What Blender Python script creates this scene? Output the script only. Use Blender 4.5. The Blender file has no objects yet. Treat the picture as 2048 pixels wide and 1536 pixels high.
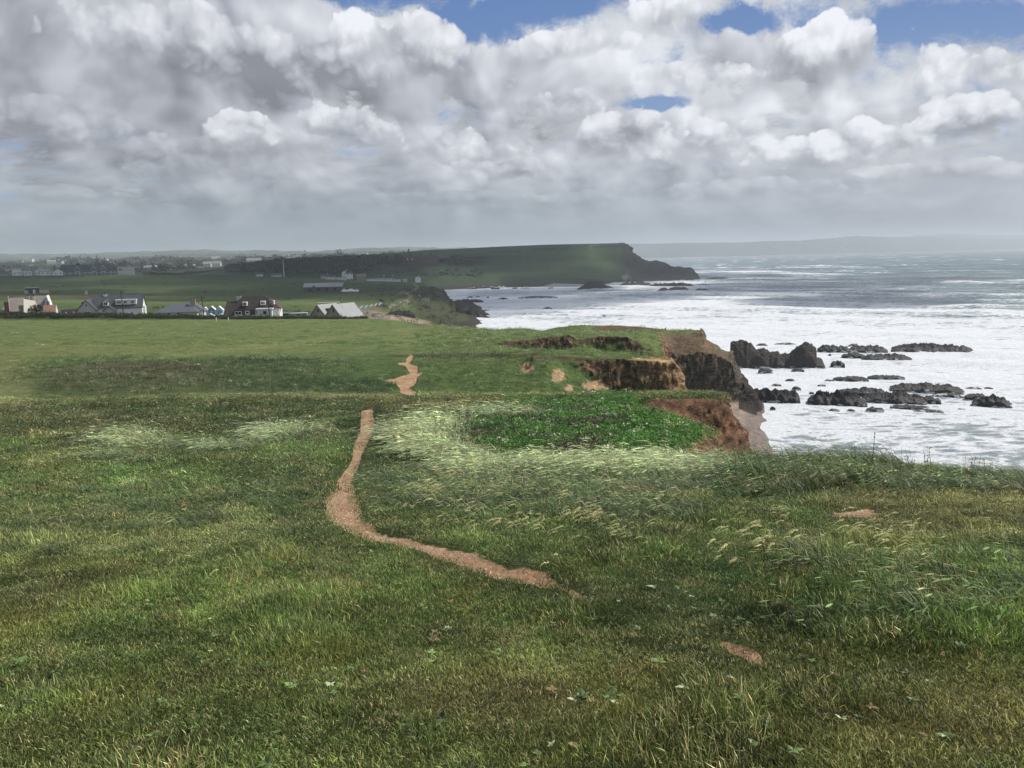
import bpy, bmesh, math, random
import numpy as np
from mathutils import Vector, Matrix

R = math.radians
random.seed(7)
rng = np.random.default_rng(11)
C = bpy.context.scene
COL = C.collection

# ---------------------------------------------------------------- camera
CAM = np.array([0.0, 0.0, 30.0])
FPX = 1640.0
PITCH, ROLL = R(8.8), R(1.2)
_F = np.array([0, math.cos(PITCH), -math.sin(PITCH)])
_R0 = np.array([1.0, 0, 0]); _U0 = np.array([0, math.sin(PITCH), math.cos(PITCH)])
_Rt = _R0*math.cos(ROLL) - _U0*math.sin(ROLL)
_Up = _U0*math.cos(ROLL) + _R0*math.sin(ROLL)
cam = bpy.data.cameras.new('camera')
cam.lens = FPX/2048*36; cam.sensor_width = 36; cam.clip_start = 0.1; cam.clip_end = 60000
camo = bpy.data.objects.new('camera', cam); COL.objects.link(camo)
M = Matrix.Identity(4)
for i in range(3):
    M[i][0] = _Rt[i]; M[i][1] = _Up[i]; M[i][2] = -_F[i]; M[i][3] = CAM[i]
camo.matrix_world = M
C.camera = camo

# ---------------------------------------------------------------- light, sky, exposure
SUN_AZ, SUN_EL = R(72), R(50)
C.view_settings.view_transform = 'Standard'; C.view_settings.look = 'None'
C.view_settings.exposure = 0.0; C.view_settings.gamma = 1.0
C.view_settings.use_curve_mapping = False
C.cycles.max_bounces = 6; C.cycles.diffuse_bounces = 3; C.cycles.glossy_bounces = 2; C.cycles.transmission_bounces = 3
C.cycles.transparent_max_bounces = 14; C.cycles.volume_bounces = 1
sun = bpy.data.lights.new('sun', 'SUN'); sun.energy = 4.3; sun.angle = R(0.5); sun.color = (1.0, 0.95, 0.87)
suno = bpy.data.objects.new('sun', sun); COL.objects.link(suno)
sd = Vector((math.sin(SUN_AZ)*math.cos(SUN_EL), math.cos(SUN_AZ)*math.cos(SUN_EL), math.sin(SUN_EL)))
suno.rotation_euler = sd.to_track_quat('Z', 'Y').to_euler()
suno.location = (60, 20, 120)

# ---- node helpers
class NT:
    def __init__(s, tree): s.t = tree; s.n = tree.nodes; s.l = tree.links
    def new(s, typ, **kw):
        n = s.n.new(typ)
        for k, v in kw.items(): setattr(n, k, v)
        return n
    def put(s, sock, v):
        if v is None: return
        if hasattr(v, 'is_output') or isinstance(v, bpy.types.NodeSocket): s.l.new(v, sock)
        elif isinstance(v, (tuple, list)) and len(v) == 3 and sock.type == 'RGBA': sock.default_value = (*v, 1)
        else: sock.default_value = v
    def math(s, op, a, b=None, c=None, clamp=False):
        n = s.new('ShaderNodeMath', operation=op, use_clamp=clamp)
        s.put(n.inputs[0], a); s.put(n.inputs[1], b)
        if c is not None: s.put(n.inputs[2], c)
        return n.outputs[0]
    def vmath(s, op, a, b=None, scale=None):
        n = s.new('ShaderNodeVectorMath', operation=op)
        s.put(n.inputs[0], a); s.put(n.inputs[1], b)
        if scale is not None: s.put(n.inputs['Scale'], scale)
        return n.outputs['Value'] if op in ('DOT_PRODUCT', 'LENGTH', 'DISTANCE') else n.outputs[0]
    def mix(s, f, a, b, blend='MIX', clamp=False):
        n = s.new('ShaderNodeMix', data_type='RGBA', blend_type=blend, clamp_result=clamp)
        s.put(n.inputs[0], f); s.put(n.inputs[6], a); s.put(n.inputs[7], b)
        return n.outputs[2]
    def noise(s, vec, scale, detail=4, rough=0.5, dist=0.0, dim='3D', out='Fac', lac=2.0):
        n = s.new('ShaderNodeTexNoise', noise_dimensions=dim)
        s.put(n.inputs['Vector'], vec); n.inputs['Scale'].default_value = scale
        n.inputs['Detail'].default_value = detail; n.inputs['Roughness'].default_value = rough
        n.inputs['Lacunarity'].default_value = lac; n.inputs['Distortion'].default_value = dist
        return n.outputs[out]
    def ramp(s, v, a, b, smooth=True, lo=0.0, hi=1.0):
        n = s.new('ShaderNodeMapRange', interpolation_type='SMOOTHSTEP' if smooth else 'LINEAR')
        s.put(n.inputs[0], v); s.put(n.inputs[1], a); s.put(n.inputs[2], b)
        n.inputs[3].default_value = lo; n.inputs[4].default_value = hi
        return n.outputs[0]
    def comb(s, x, y, z):
        n = s.new('ShaderNodeCombineXYZ'); s.put(n.inputs[0], x); s.put(n.inputs[1], y); s.put(n.inputs[2], z)
        return n.outputs[0]

def pix_dir(u, v):
    d = _F + (u-1024)/FPX*_Rt - (v-768)/FPX*_Up
    return d/np.linalg.norm(d)

W = bpy.data.worlds.new('World'); C.world = W; W.use_nodes = True
def build_sky():
    t = NT(W.node_tree)
    for n in list(t.n): t.n.remove(n)
    out = t.new('ShaderNodeOutputWorld'); bg = t.new('ShaderNodeBackground')
    sky = t.new('ShaderNodeTexSky'); sky.sky_type = 'NISHITA'; sky.sun_disc = False
    sky.sun_elevation = SUN_EL; sky.sun_rotation = SUN_AZ; sky.altitude = 30
    sky.air_density = 1.0; sky.dust_density = 1.0; sky.ozone_density = 1.5
    tc = t.new('ShaderNodeTexCoord'); d = tc.outputs['Generated']
    sp = t.new('ShaderNodeSeparateXYZ'); t.put(sp.inputs[0], d)
    az = t.math('ARCTAN2', sp.outputs[0], sp.outputs[1])
    el = t.math('ARCSINE', sp.outputs[2])
    ele = t.math('MAXIMUM', el, 0.0)
    ly = t.math('MULTIPLY', t.math('LOGARITHM', t.math('ADD', ele, 0.12), 2.718281828), 0.30)
    p = t.comb(az, ly, 0.0)
    def AE(u, v):
        q = pix_dir(u, v); a = math.atan2(q[0], q[1]); e = math.asin(q[2]); return a, math.log(max(e, 0)+0.12)*0.30
    wn = t.vmath('SCALE', t.vmath('SUBTRACT', t.noise(p, 5.0, 2, 0.5, out='Color'), (0.5, 0.5, 0.5)), None, 0.09)
    pw = t.vmath('ADD', p, wn)
    def puffs(vec, scale, detail):
        vo = t.new('ShaderNodeTexVoronoi', feature='SMOOTH_F1', voronoi_dimensions='2D'); vo.inputs['Scale'].default_value = scale
        vo.inputs['Detail'].default_value = detail; vo.inputs['Roughness'].default_value = 0.5; vo.inputs['Smoothness'].default_value = 0.3
        vo.normalize = False
        t.put(vo.inputs['Vector'], vec)
        return t.math('SUBTRACT', 0.9, vo.outputs['Distance'])
    def density(vec, det):
        return t.math('ADD', t.math('MULTIPLY', t.noise(vec, 3.0, det, 0.565, dim='2D'), 0.74), t.math('MULTIPLY', puffs(vec, 12, 2.5), 0.26))
    def gauss(u, v, ru, rv, vec=None):
        """soft spot round the direction seen at that row and column"""
        a, e = AE(u, v); a2, _ = AE(u+ru, v); _, e2 = AE(u, v-rv)
        dx = t.math('DIVIDE', t.math('SUBTRACT', az, a), abs(a2-a)); dy = t.math('DIVIDE', t.math('SUBTRACT', ly, e), abs(e2-e))
        r2 = t.math('ADD', t.math('MULTIPLY', dx, dx), t.math('MULTIPLY', dy, dy))
        return t.math('POWER', 2.718281828, t.math('MULTIPLY', r2, -1.0))
    D = density(pw, 7)
    off = t.comb(0.022, 0.030, 0.0)
    Db = density(pw, 3.5); D2 = density(t.vmath('ADD', pw, off), 3.5)
    D3 = density(t.vmath('ADD', pw, t.comb(0.004, 0.009, 0.0)), 6)
    lit = t.math('ADD', t.math('MULTIPLY', t.math('SUBTRACT', Db, D2), 0.75), t.math('MULTIPLY', t.math('SUBTRACT', D, D3), 0.38))
    # cover
    cov = t.math('SUBTRACT', t.math('ADD', D, 0.135), t.ramp(el, 0.36, 0.6, lo=0.0, hi=0.2))
    for (u, v, ru, rv, s) in [(760, -10, 130, 30, -.16), (960, 60, 100, 45, -.22), (1130, 20, 170, 40, -.28), (1470, 40, 90, 35, -.24), (1320, 208, 80, 16, -.26),
                              (1860, 20, 170, 32, -.40), (1840, 85, 80, 32, -.32), (2000, 50, 130, 34, -.3), (1130, -120, 900, 90, -.12),
                              (300, 150, 500, 250, .16), (1640, 110, 150, 60, .20), (850, 60, 70, 50, .10), (1340, 20, 60, 40, .16), (1500, 330, 900, 110, .12)]:
        cov = t.math('ADD', cov, t.math('MULTIPLY', gauss(u, v, ru, rv), s))
    lowm = t.ramp(el, 0.10, 0.0)   # solid deck towards the horizon
    cov = t.math('ADD', cov, t.math('MULTIPLY', lowm, 0.3))
    wisp = t.math('SUBTRACT', t.noise(t.vmath('MULTIPLY', pw, (1.0, 1.8, 1.0)), 14.0, 7, 0.68, dim='2D'), 0.5)
    mask = t.ramp(t.math('ADD', cov, t.math('MULTIPLY', wisp, 0.42)), 0.45, 0.56)
    # brightness of the cloud
    sh = t.math('ADD', 0.60, t.math('MULTIPLY', lit, 1.7))
    thick = t.ramp(cov, 0.5, 0.95)
    sh = t.math('SUBTRACT', sh, t.math('MULTIPLY', thick, 0.16))
    for (u, v, ru, rv, s) in [(0, 200, 600, 500, -.08), (540, 165, 150, 38, -.2), (80, 300, 230, 60, -.13), (640, 290, 90, 20, -.14), (40, 130, 120, 80, -.12), (870, 150, 90, 40, -.16), (1620, 150, 150, 28, -.17),
                              (1970, 235, 60, 35, -.2), (1200, 260, 50, 50, -.15), (400, 410, 500, 40, -.10), (1700, 420, 600, 45, -.10), (450, 345, 120, 25, -.08),
                              (300, 30, 250, 50, .14), (780, 40, 80, 50, .16), (700, 245, 90, 40, .10), (500, 270, 60, 40, .10), (1640, 60, 150, 50, .18), (1350, 20, 60, 40, .14),
                              (1150, 150, 260, 50, .15), (1650, 300, 250, 70, .14), (1250, 300, 150, 60, .06), (1900, 130, 150, 60, .14), (110, 395, 50, 20, .10), (1500, 230, 250, 30, .1)]:
        sh = t.math('ADD', sh, t.math('MULTIPLY', gauss(u, v, ru, rv), s))
    sh = t.math('MINIMUM', t.math('MAXIMUM', sh, 0.26), 0.93)
    ccol = t.mix(t.ramp(sh, 0.30, 0.85, smooth=False), (0.85, 0.905, 1.04), (0.94, 0.97, 1.03))
    # left deck a touch lilac, low bands blue-green
    cc = t.mix(1.0, ccol, t.comb(sh, sh, sh), 'MULTIPLY')
    blue = t.mix(t.ramp(el, 0.0, 0.30), (0.36, 0.50, 0.70), (0.115, 0.225, 0.49))
    # thin high veil behind the cumulus, torn open where the photograph shows blue
    veil = t.math('ADD', 1.05, t.math('MULTIPLY', t.math('SUBTRACT', t.noise(t.vmath('MULTIPLY', pw, (1.0, 3.2, 1.0)), 5.0, 6, 0.6, dim='2D'), 0.5), 1.5))
    for (u, v, ru, rv, s) in [(760, -20, 140, 40, -1.0), (940, 55, 110, 60, -1.2), (1120, 5, 180, 36, -1.2), (1480, 45, 100, 32, -1.1), (1310, 208, 85, 16, -1.0), (1850, 45, 190, 50, -1.3), (2030, 50, 80, 40, -1.0), (1000, 118, 110, 16, -.5), (1130, -160, 1200, 110, -1.0)]:
        veil = t.math('ADD', veil, t.math('MULTIPLY', gauss(u, v, ru, rv), s))
    veil = t.ramp(t.math('ADD', veil, t.math('MULTIPLY', wisp, 2.2)), 0.15, 1.1)
    vb = t.math('ADD', 0.60, t.math('MULTIPLY', t.math('SUBTRACT', t.noise(t.vmath('MULTIPLY', pw, (1.0, 2.2, 1.0)), 8.0, 5, 0.6, dim='2D'), 0.5), 0.55))
    vb = t.math('ADD', vb, t.math('MULTIPLY', gauss(1200, 110, 500, 120), 0.14))
    vb = t.math('SUBTRACT', vb, t.math('MULTIPLY', gauss(0, 250, 700, 500), 0.08))
    behind = t.mix(veil, blue, t.mix(1.0, (0.94, 0.98, 1.04), t.comb(vb, vb, vb), 'MULTIPLY'))
    lum = t.mix(mask, behind, cc)
    # separate cumulus heaps: crisp lumpy crowns, soft grey bases, farthest (lowest) first
    wf = t.vmath('ADD', p, t.vmath('SCALE', t.vmath('SUBTRACT', t.noise(p, 26.0, 5, 0.6, out='Color'), (0.5, 0.5, 0.5)), None, 0.030))
    def heap(vec, det=3.0):
        a = puffs(vec, 17, det); return t.math('ADD', t.math('MULTIPLY', a, 0.62), t.math('MULTIPLY', t.noise(vec, 9.0, 6, 0.6, dim='2D'), 0.38))
    B0 = heap(wf); B1 = heap(t.vmath('ADD', wf, t.comb(0.006, 0.0085, 0.0)), 2.0); B2 = heap(t.vmath('ADD', wf, t.comb(0.016, 0.020, 0.0)), 1.0)
    rel = t.math('ADD', t.math('MULTIPLY', t.math('SUBTRACT', B0, B1), 1.0), t.math('MULTIPLY', t.math('SUBTRACT', B0, B2), 0.55))
    bil = t.math('SUBTRACT', B0, 0.36)
    def stamp(lum, u, v, ru, rv, top, base, amp=1.7, seed=0, op=1.0):
        a, e = AE(u, v); a2, _ = AE(u+ru, v); _, e2 = AE(u, v-rv)
        dx = t.math('DIVIDE', t.math('SUBTRACT', az, a), abs(a2-a)); dy = t.math('DIVIDE', t.math('SUBTRACT', ly, e), abs(e2-e))
        up_ = t.math('MAXIMUM', dy, 0.0); dn = t.math('MINIMUM', dy, 0.0)
        r2 = t.math('ADD', t.math('MULTIPLY', t.math('MULTIPLY', dx, dx), 0.9), t.math('ADD', t.math('MULTIPLY', up_, up_), t.math('MULTIPLY', t.math('MULTIPLY', dn, dn), 1.3)))
        f = t.math('ADD', t.math('SUBTRACT', 1.0, r2), t.math('MULTIPLY', bil, amp))
        w = t.ramp(dy, -0.8, 0.45, lo=1.2, hi=0.20)
        m = t.math('DIVIDE', t.math('SUBTRACT', f, 0.12), w, clamp=True)
        m = t.math('MULTIPLY', t.math('MULTIPLY', m, t.math('SUBTRACT', 2.0, m)), op)
        s_ = t.math('ADD', t.ramp(t.math('ADD', dy, t.math('MULTIPLY', bil, 1.3)), -0.75, 0.55, lo=base, hi=top), t.math('MULTIPLY', rel, 0.44))
        s_ = t.math('MINIMUM', t.math('MAXIMUM', s_, 0.30), 0.95)
        return t.mix(m, lum, t.mix(1.0, t.mix(t.ramp(s_, 0.3, 0.85, smooth=False), (0.86, 0.91, 1.04), (0.95, 0.975, 1.03)), t.comb(s_, s_, s_), 'MULTIPLY'))
    for st in [(110, 392, 110, 26, .60, .50, 1.2, 0, .6), (900, 405, 190, 26, .62, .48, 1.5, 0, .7), (1560, 385, 330, 36, .74, .50, 1.5, 0, .75), (1850, 350, 260, 34, .80, .56, 1.5, 0, .8), (1250, 395, 170, 28, .64, .50, 1.4, 0, .6), (350, 320, 190, 56, .58, .44, 1.4, 0, .7), (920, 300, 130, 48, .80, .55),
               (1010, 345, 120, 34, .74, .5), (1420, 290, 190, 62, .90, .56), (1690, 300, 210, 62, .92, .58), (1240, 270, 95, 70, .80, .44), (1940, 240, 120, 66, .88, .40), (1120, 210, 120, 36, .78, .56),
               (490, 262, 90, 56, .76, .48), (690, 262, 120, 64, .84, .46), (60, 250, 240, 80, .54, .38, 1.3, 0, .75), (1130, 90, 150, 40, .86, .66), (1400, 150, 150, 44, .86, .68),
               (560, 135, 250, 88, .66, .27), (330, 70, 230, 85, .72, .50), (770, 85, 130, 80, .90, .52), (870, 110, 95, 85, .80, .44), (1930, 140, 150, 76, .90, .60), (1640, 105, 165, 92, .94, .50), (1335, 30, 85, 62, .90, .58, 1.6)]:
        lum = stamp(lum, *st)
    # haze towards the horizon
    hz = t.ramp(el, 0.125, 0.0)
    lum = t.mix(t.math('MULTIPLY', hz, 0.92), lum, t.mix(t.ramp(az, -0.1, 0.6), (0.29, 0.36, 0.40), (0.33, 0.335, 0.40)))
    # overhead and behind, the same broken cloud thins to the physical sky
    S = 0.10
    up = t.ramp(el, 0.34, 0.7)
    cl = t.mix(t.math('MULTIPLY', mask, 1.0), t.mix(1.0, sky.outputs[0], (S, S, S), 'MULTIPLY'), cc)
    res = t.mix(up, lum, cl)
    below = t.ramp(el, 0.0, -0.02)
    res = t.mix(below, res, (0.10, 0.115, 0.10))
    # background strength 0.1 for the physical sky; the cloud radiances are given in the same unit
    bg.inputs['Strength'].default_value = 0.10
    t.put(bg.inputs['Color'], t.mix(1.0, res, (10.0, 10.0, 10.0), 'MULTIPLY'))
    t.put(out.inputs['Surface'], bg.outputs[0])
    W.cycles.sampling_method = 'NONE'
build_sky()


# ---------------------------------------------------------------- numpy noise and geometry helpers
_pr = np.random.default_rng(5)
_perm = np.concatenate([_pr.permutation(1024)]*3).astype(np.int32)
_ga = _pr.uniform(0, 2*math.pi, 1024); _gc = np.cos(_ga).astype(np.float32); _gs = np.sin(_ga).astype(np.float32)
def perlin(x, y, seed=0):
    x = np.asarray(x, np.float64); y = np.asarray(y, np.float64)
    x, y = np.broadcast_arrays(x, y)
    ix = np.floor(x); iy = np.floor(y); fx = (x-ix).astype(np.float32); fy = (y-iy).astype(np.float32)
    ix = (ix.astype(np.int64)+seed*57) & 1023; iy = (iy.astype(np.int64)+seed*131) & 1023
    ux = fx*fx*fx*(fx*(fx*6-15)+10); uy = fy*fy*fy*(fy*(fy*6-15)+10)
    p0 = _perm[ix]; p1 = _perm[ix+1]
    def g_(p, dx, dy):
        h = _perm[p+iy+dy]
        return _gc[h]*(fx-dx) + _gs[h]*(fy-dy)
    a = g_(p0, 0, 0); b = g_(p1, 1, 0); c = g_(p0, 0, 1); d = g_(p1, 1, 1)
    a = a+(b-a)*ux; c = c+(d-c)*ux
    return a+(c-a)*uy
def fbm(x, y, oct=4, seed=0, gain=0.5):
    s = 0; a = 1.0; n = 0
    for i in range(oct):
        s = s + a*perlin(x*2**i + 13.7*i, y*2**i + 7.3*i, seed+i); n += a; a *= gain
    return s*1.6/n
def ridged(x, y, oct=4, seed=0):
    s = 0; a = 1.0; n = 0
    for i in range(oct):
        s = s + a*(1-2*np.abs(perlin(x*2**i + 3.1*i, y*2**i, seed+i))); n += a; a *= 0.5
    return s/n
def sst(a, b, x):
    t = np.clip((x-a)/(b-a), 0, 1); return t*t*(3-2*t)

def proj(X, Y, Z):
    dx = X-CAM[0]; dy = Y-CAM[1]; dz = Z-CAM[2]
    f = dx*_F[0]+dy*_F[1]+dz*_F[2]
    f = np.where(np.abs(f) < 1e-3, 1e-3, f)
    a = (dx*_Rt[0]+dy*_Rt[1]+dz*_Rt[2])/f; b = (dx*_Up[0]+dy*_Up[1]+dz*_Up[2])/f
    return 1024+a*FPX, 768-b*FPX
def P(u, v, Y):
    d = _F + (u-1024)/FPX*_Rt - (v-768)/FPX*_Up
    return CAM + d*(Y/d[1])
def vz(u, z, Y):
    """image row of a point at height z, depth Y in image column u"""
    k = (z-CAM[2])/Y
    A = _F + (u-1024)/FPX*_Rt
    b = (A[2]-k*A[1])/(_Up[2]-k*_Up[1])
    return 768 + b*FPX
def Pz(u, z, Y): return P(u, vz(u, z, Y), Y)
def Psea(u, v, z=0.0):
    d = _F + (u-1024)/FPX*_Rt - (v-768)/FPX*_Up
    return CAM + d*((z-CAM[2])/d[2])

def tag(o, label=None, cat=None, group=None, kind=None):
    if label: o['label'] = label
    if cat: o['category'] = cat
    if group: o['group'] = group
    if kind: o['kind'] = kind
    return o
def mesh_from(name, V, F, mat=None, parent=None, smooth=False, colors=None):
    me = bpy.data.meshes.new(name)
    V = np.asarray(V, np.float32); 
    if isinstance(F, np.ndarray):
        n = len(F); k = F.shape[1]
        me.vertices.add(len(V)); me.vertices.foreach_set('co', V.ravel())
        me.loops.add(n*k); me.loops.foreach_set('vertex_index', F.astype(np.int32).ravel())
        me.polygons.add(n); me.polygons.foreach_set('loop_start', np.arange(0, n*k, k, dtype=np.int32))
        me.update(calc_edges=True)
    else:
        me.from_pydata(V.tolist(), [], F)
    if smooth: me.polygons.foreach_set('use_smooth', np.ones(len(me.polygons), bool))
    if colors is not None:
        for nm, arr in colors.items():
            at = me.attributes.new(nm, 'FLOAT_COLOR', 'POINT')
            c = np.ones((len(V), 4), np.float32); c[:, :3] = arr
            at.data.foreach_set('color', c.ravel())
    if mat: me.materials.append(mat)
    o = bpy.data.objects.new(name, me); COL.objects.link(o)
    if parent: o.parent = parent
    return o
def grid_faces(nr, nc):
    i = np.arange(nr-1)[:, None]*nc + np.arange(nc-1)[None, :]
    return np.stack([i, i+1, i+nc+1, i+nc], -1).reshape(-1, 4)

# ---------------------------------------------------------------- materials
MATS = {}
def simple(name, col, rough=0.8, spec=0.3, var=0.15, scale=3.0, bump=0.0, metal=0.0):
    if name in MATS: return MATS[name]
    m = bpy.data.materials.new(name); m.use_nodes = True
    t = NT(m.node_tree); b = t.n['Principled BSDF']
    tc = t.new('ShaderNodeTexCoord')
    n = t.noise(tc.outputs['Object'], scale, 5, 0.6)
    n2 = t.noise(tc.outputs['Object'], scale*0.23, 3, 0.5)
    s = t.math('ADD', t.math('MULTIPLY', n, 0.6), t.math('MULTIPLY', n2, 0.4))
    f = t.ramp(s, 0.3, 0.7, lo=1-var, hi=1+var)
    c = t.mix(1.0, (*col,), t.comb(f, f, f), 'MULTIPLY')
    t.put(b.inputs['Base Color'], c)
    b.inputs['Roughness'].default_value = rough; b.inputs['Specular IOR Level'].default_value = spec
    b.inputs['Metallic'].default_value = metal
    if bump:
        bn = t.new('ShaderNodeBump'); bn.inputs['Strength'].default_value = bump
        bn.inputs['Distance'].default_value = 0.1
        t.put(bn.inputs['Height'], n); t.put(b.inputs['Normal'], bn.outputs[0])
    MATS[name] = m
    return m

def ground_material(name, fine=1.0, attr='col'):
    m = bpy.data.materials.new(name); m.use_nodes = True
    t = NT(m.node_tree); b = t.n['Principled BSDF']
    geo = t.new('ShaderNodeNewGeometry'); pos = geo.outputs['Position']
    at = t.new('ShaderNodeAttribute', attribute_name=attr)
    n1 = t.noise(pos, 9.0*fine, 6, 0.7)
    n2 = t.noise(pos, 1.6*fine, 5, 0.65)
    n3 = t.noise(pos, 0.35*fine, 4, 0.6)
    # distance does not enter: all scales are in metres
    f = t.math('MULTIPLY', t.ramp(n1, 0.3, 0.7, lo=0.72, hi=1.28), t.ramp(n2, 0.3, 0.7, lo=0.66, hi=1.34))
    f = t.math('MULTIPLY', f, t.ramp(n3, 0.3, 0.7, lo=0.8, hi=1.2))
    c = t.mix(1.0, at.outputs['Color'], t.comb(f, f, f), 'MULTIPLY')
    warm = t.ramp(t.noise(pos, 0.9*fine, 4, 0.6, out='Fac'), 0.45, 0.75)
    c = t.mix(t.math('MULTIPLY', warm, 0.35), c, t.mix(1.0, c, (1.35, 1.0, 0.75), 'MULTIPLY'))
    nz = t.new('ShaderNodeSeparateXYZ'); t.put(nz.inputs[0], geo.outputs['True Normal'])
    cliff = t.ramp(nz.outputs[2], 0.86, 0.62)      # bedding shows on steep faces only
    st = t.noise(t.vmath('MULTIPLY', t.vmath('ADD', pos, t.vmath('SCALE', t.noise(pos, 0.5, 3, 0.5, out='Color'), None, 1.2)), (0.7, 0.7, 3.2)), 0.9*fine, 6, 0.72)
    s2 = t.noise(t.vmath('MULTIPLY', pos, (2.4, 2.4, 0.6)), 0.8*fine, 5, 0.7)
    sf = t.math('MULTIPLY', t.ramp(st, 0.34, 0.66, lo=0.45, hi=1.6), t.ramp(s2, 0.34, 0.66, lo=0.6, hi=1.45))
    sf = t.math('ADD', 1.0, t.math('MULTIPLY', t.math('SUBTRACT', sf, 1.0), cliff))
    c = t.mix(1.0, c, t.comb(sf, sf, sf), 'MULTIPLY')
    t.put(b.inputs['Base Color'], c)
    b.inputs['Roughness'].default_value = 0.95; b.inputs['Specular IOR Level'].default_value = 0.12
    bn = t.new('ShaderNodeBump'); bn.inputs['Strength'].default_value = 0.75; bn.inputs['Distance'].default_value = 0.35/fine
    h = t.math('ADD', t.math('ADD', t.math('MULTIPLY', n1, 0.35), n2), t.math('MULTIPLY', t.math('ADD', st, s2), t.math('MULTIPLY', cliff, 2.2)))
    t.put(bn.inputs['Height'], h); t.put(b.inputs['Normal'], bn.outputs[0])
    return m

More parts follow.
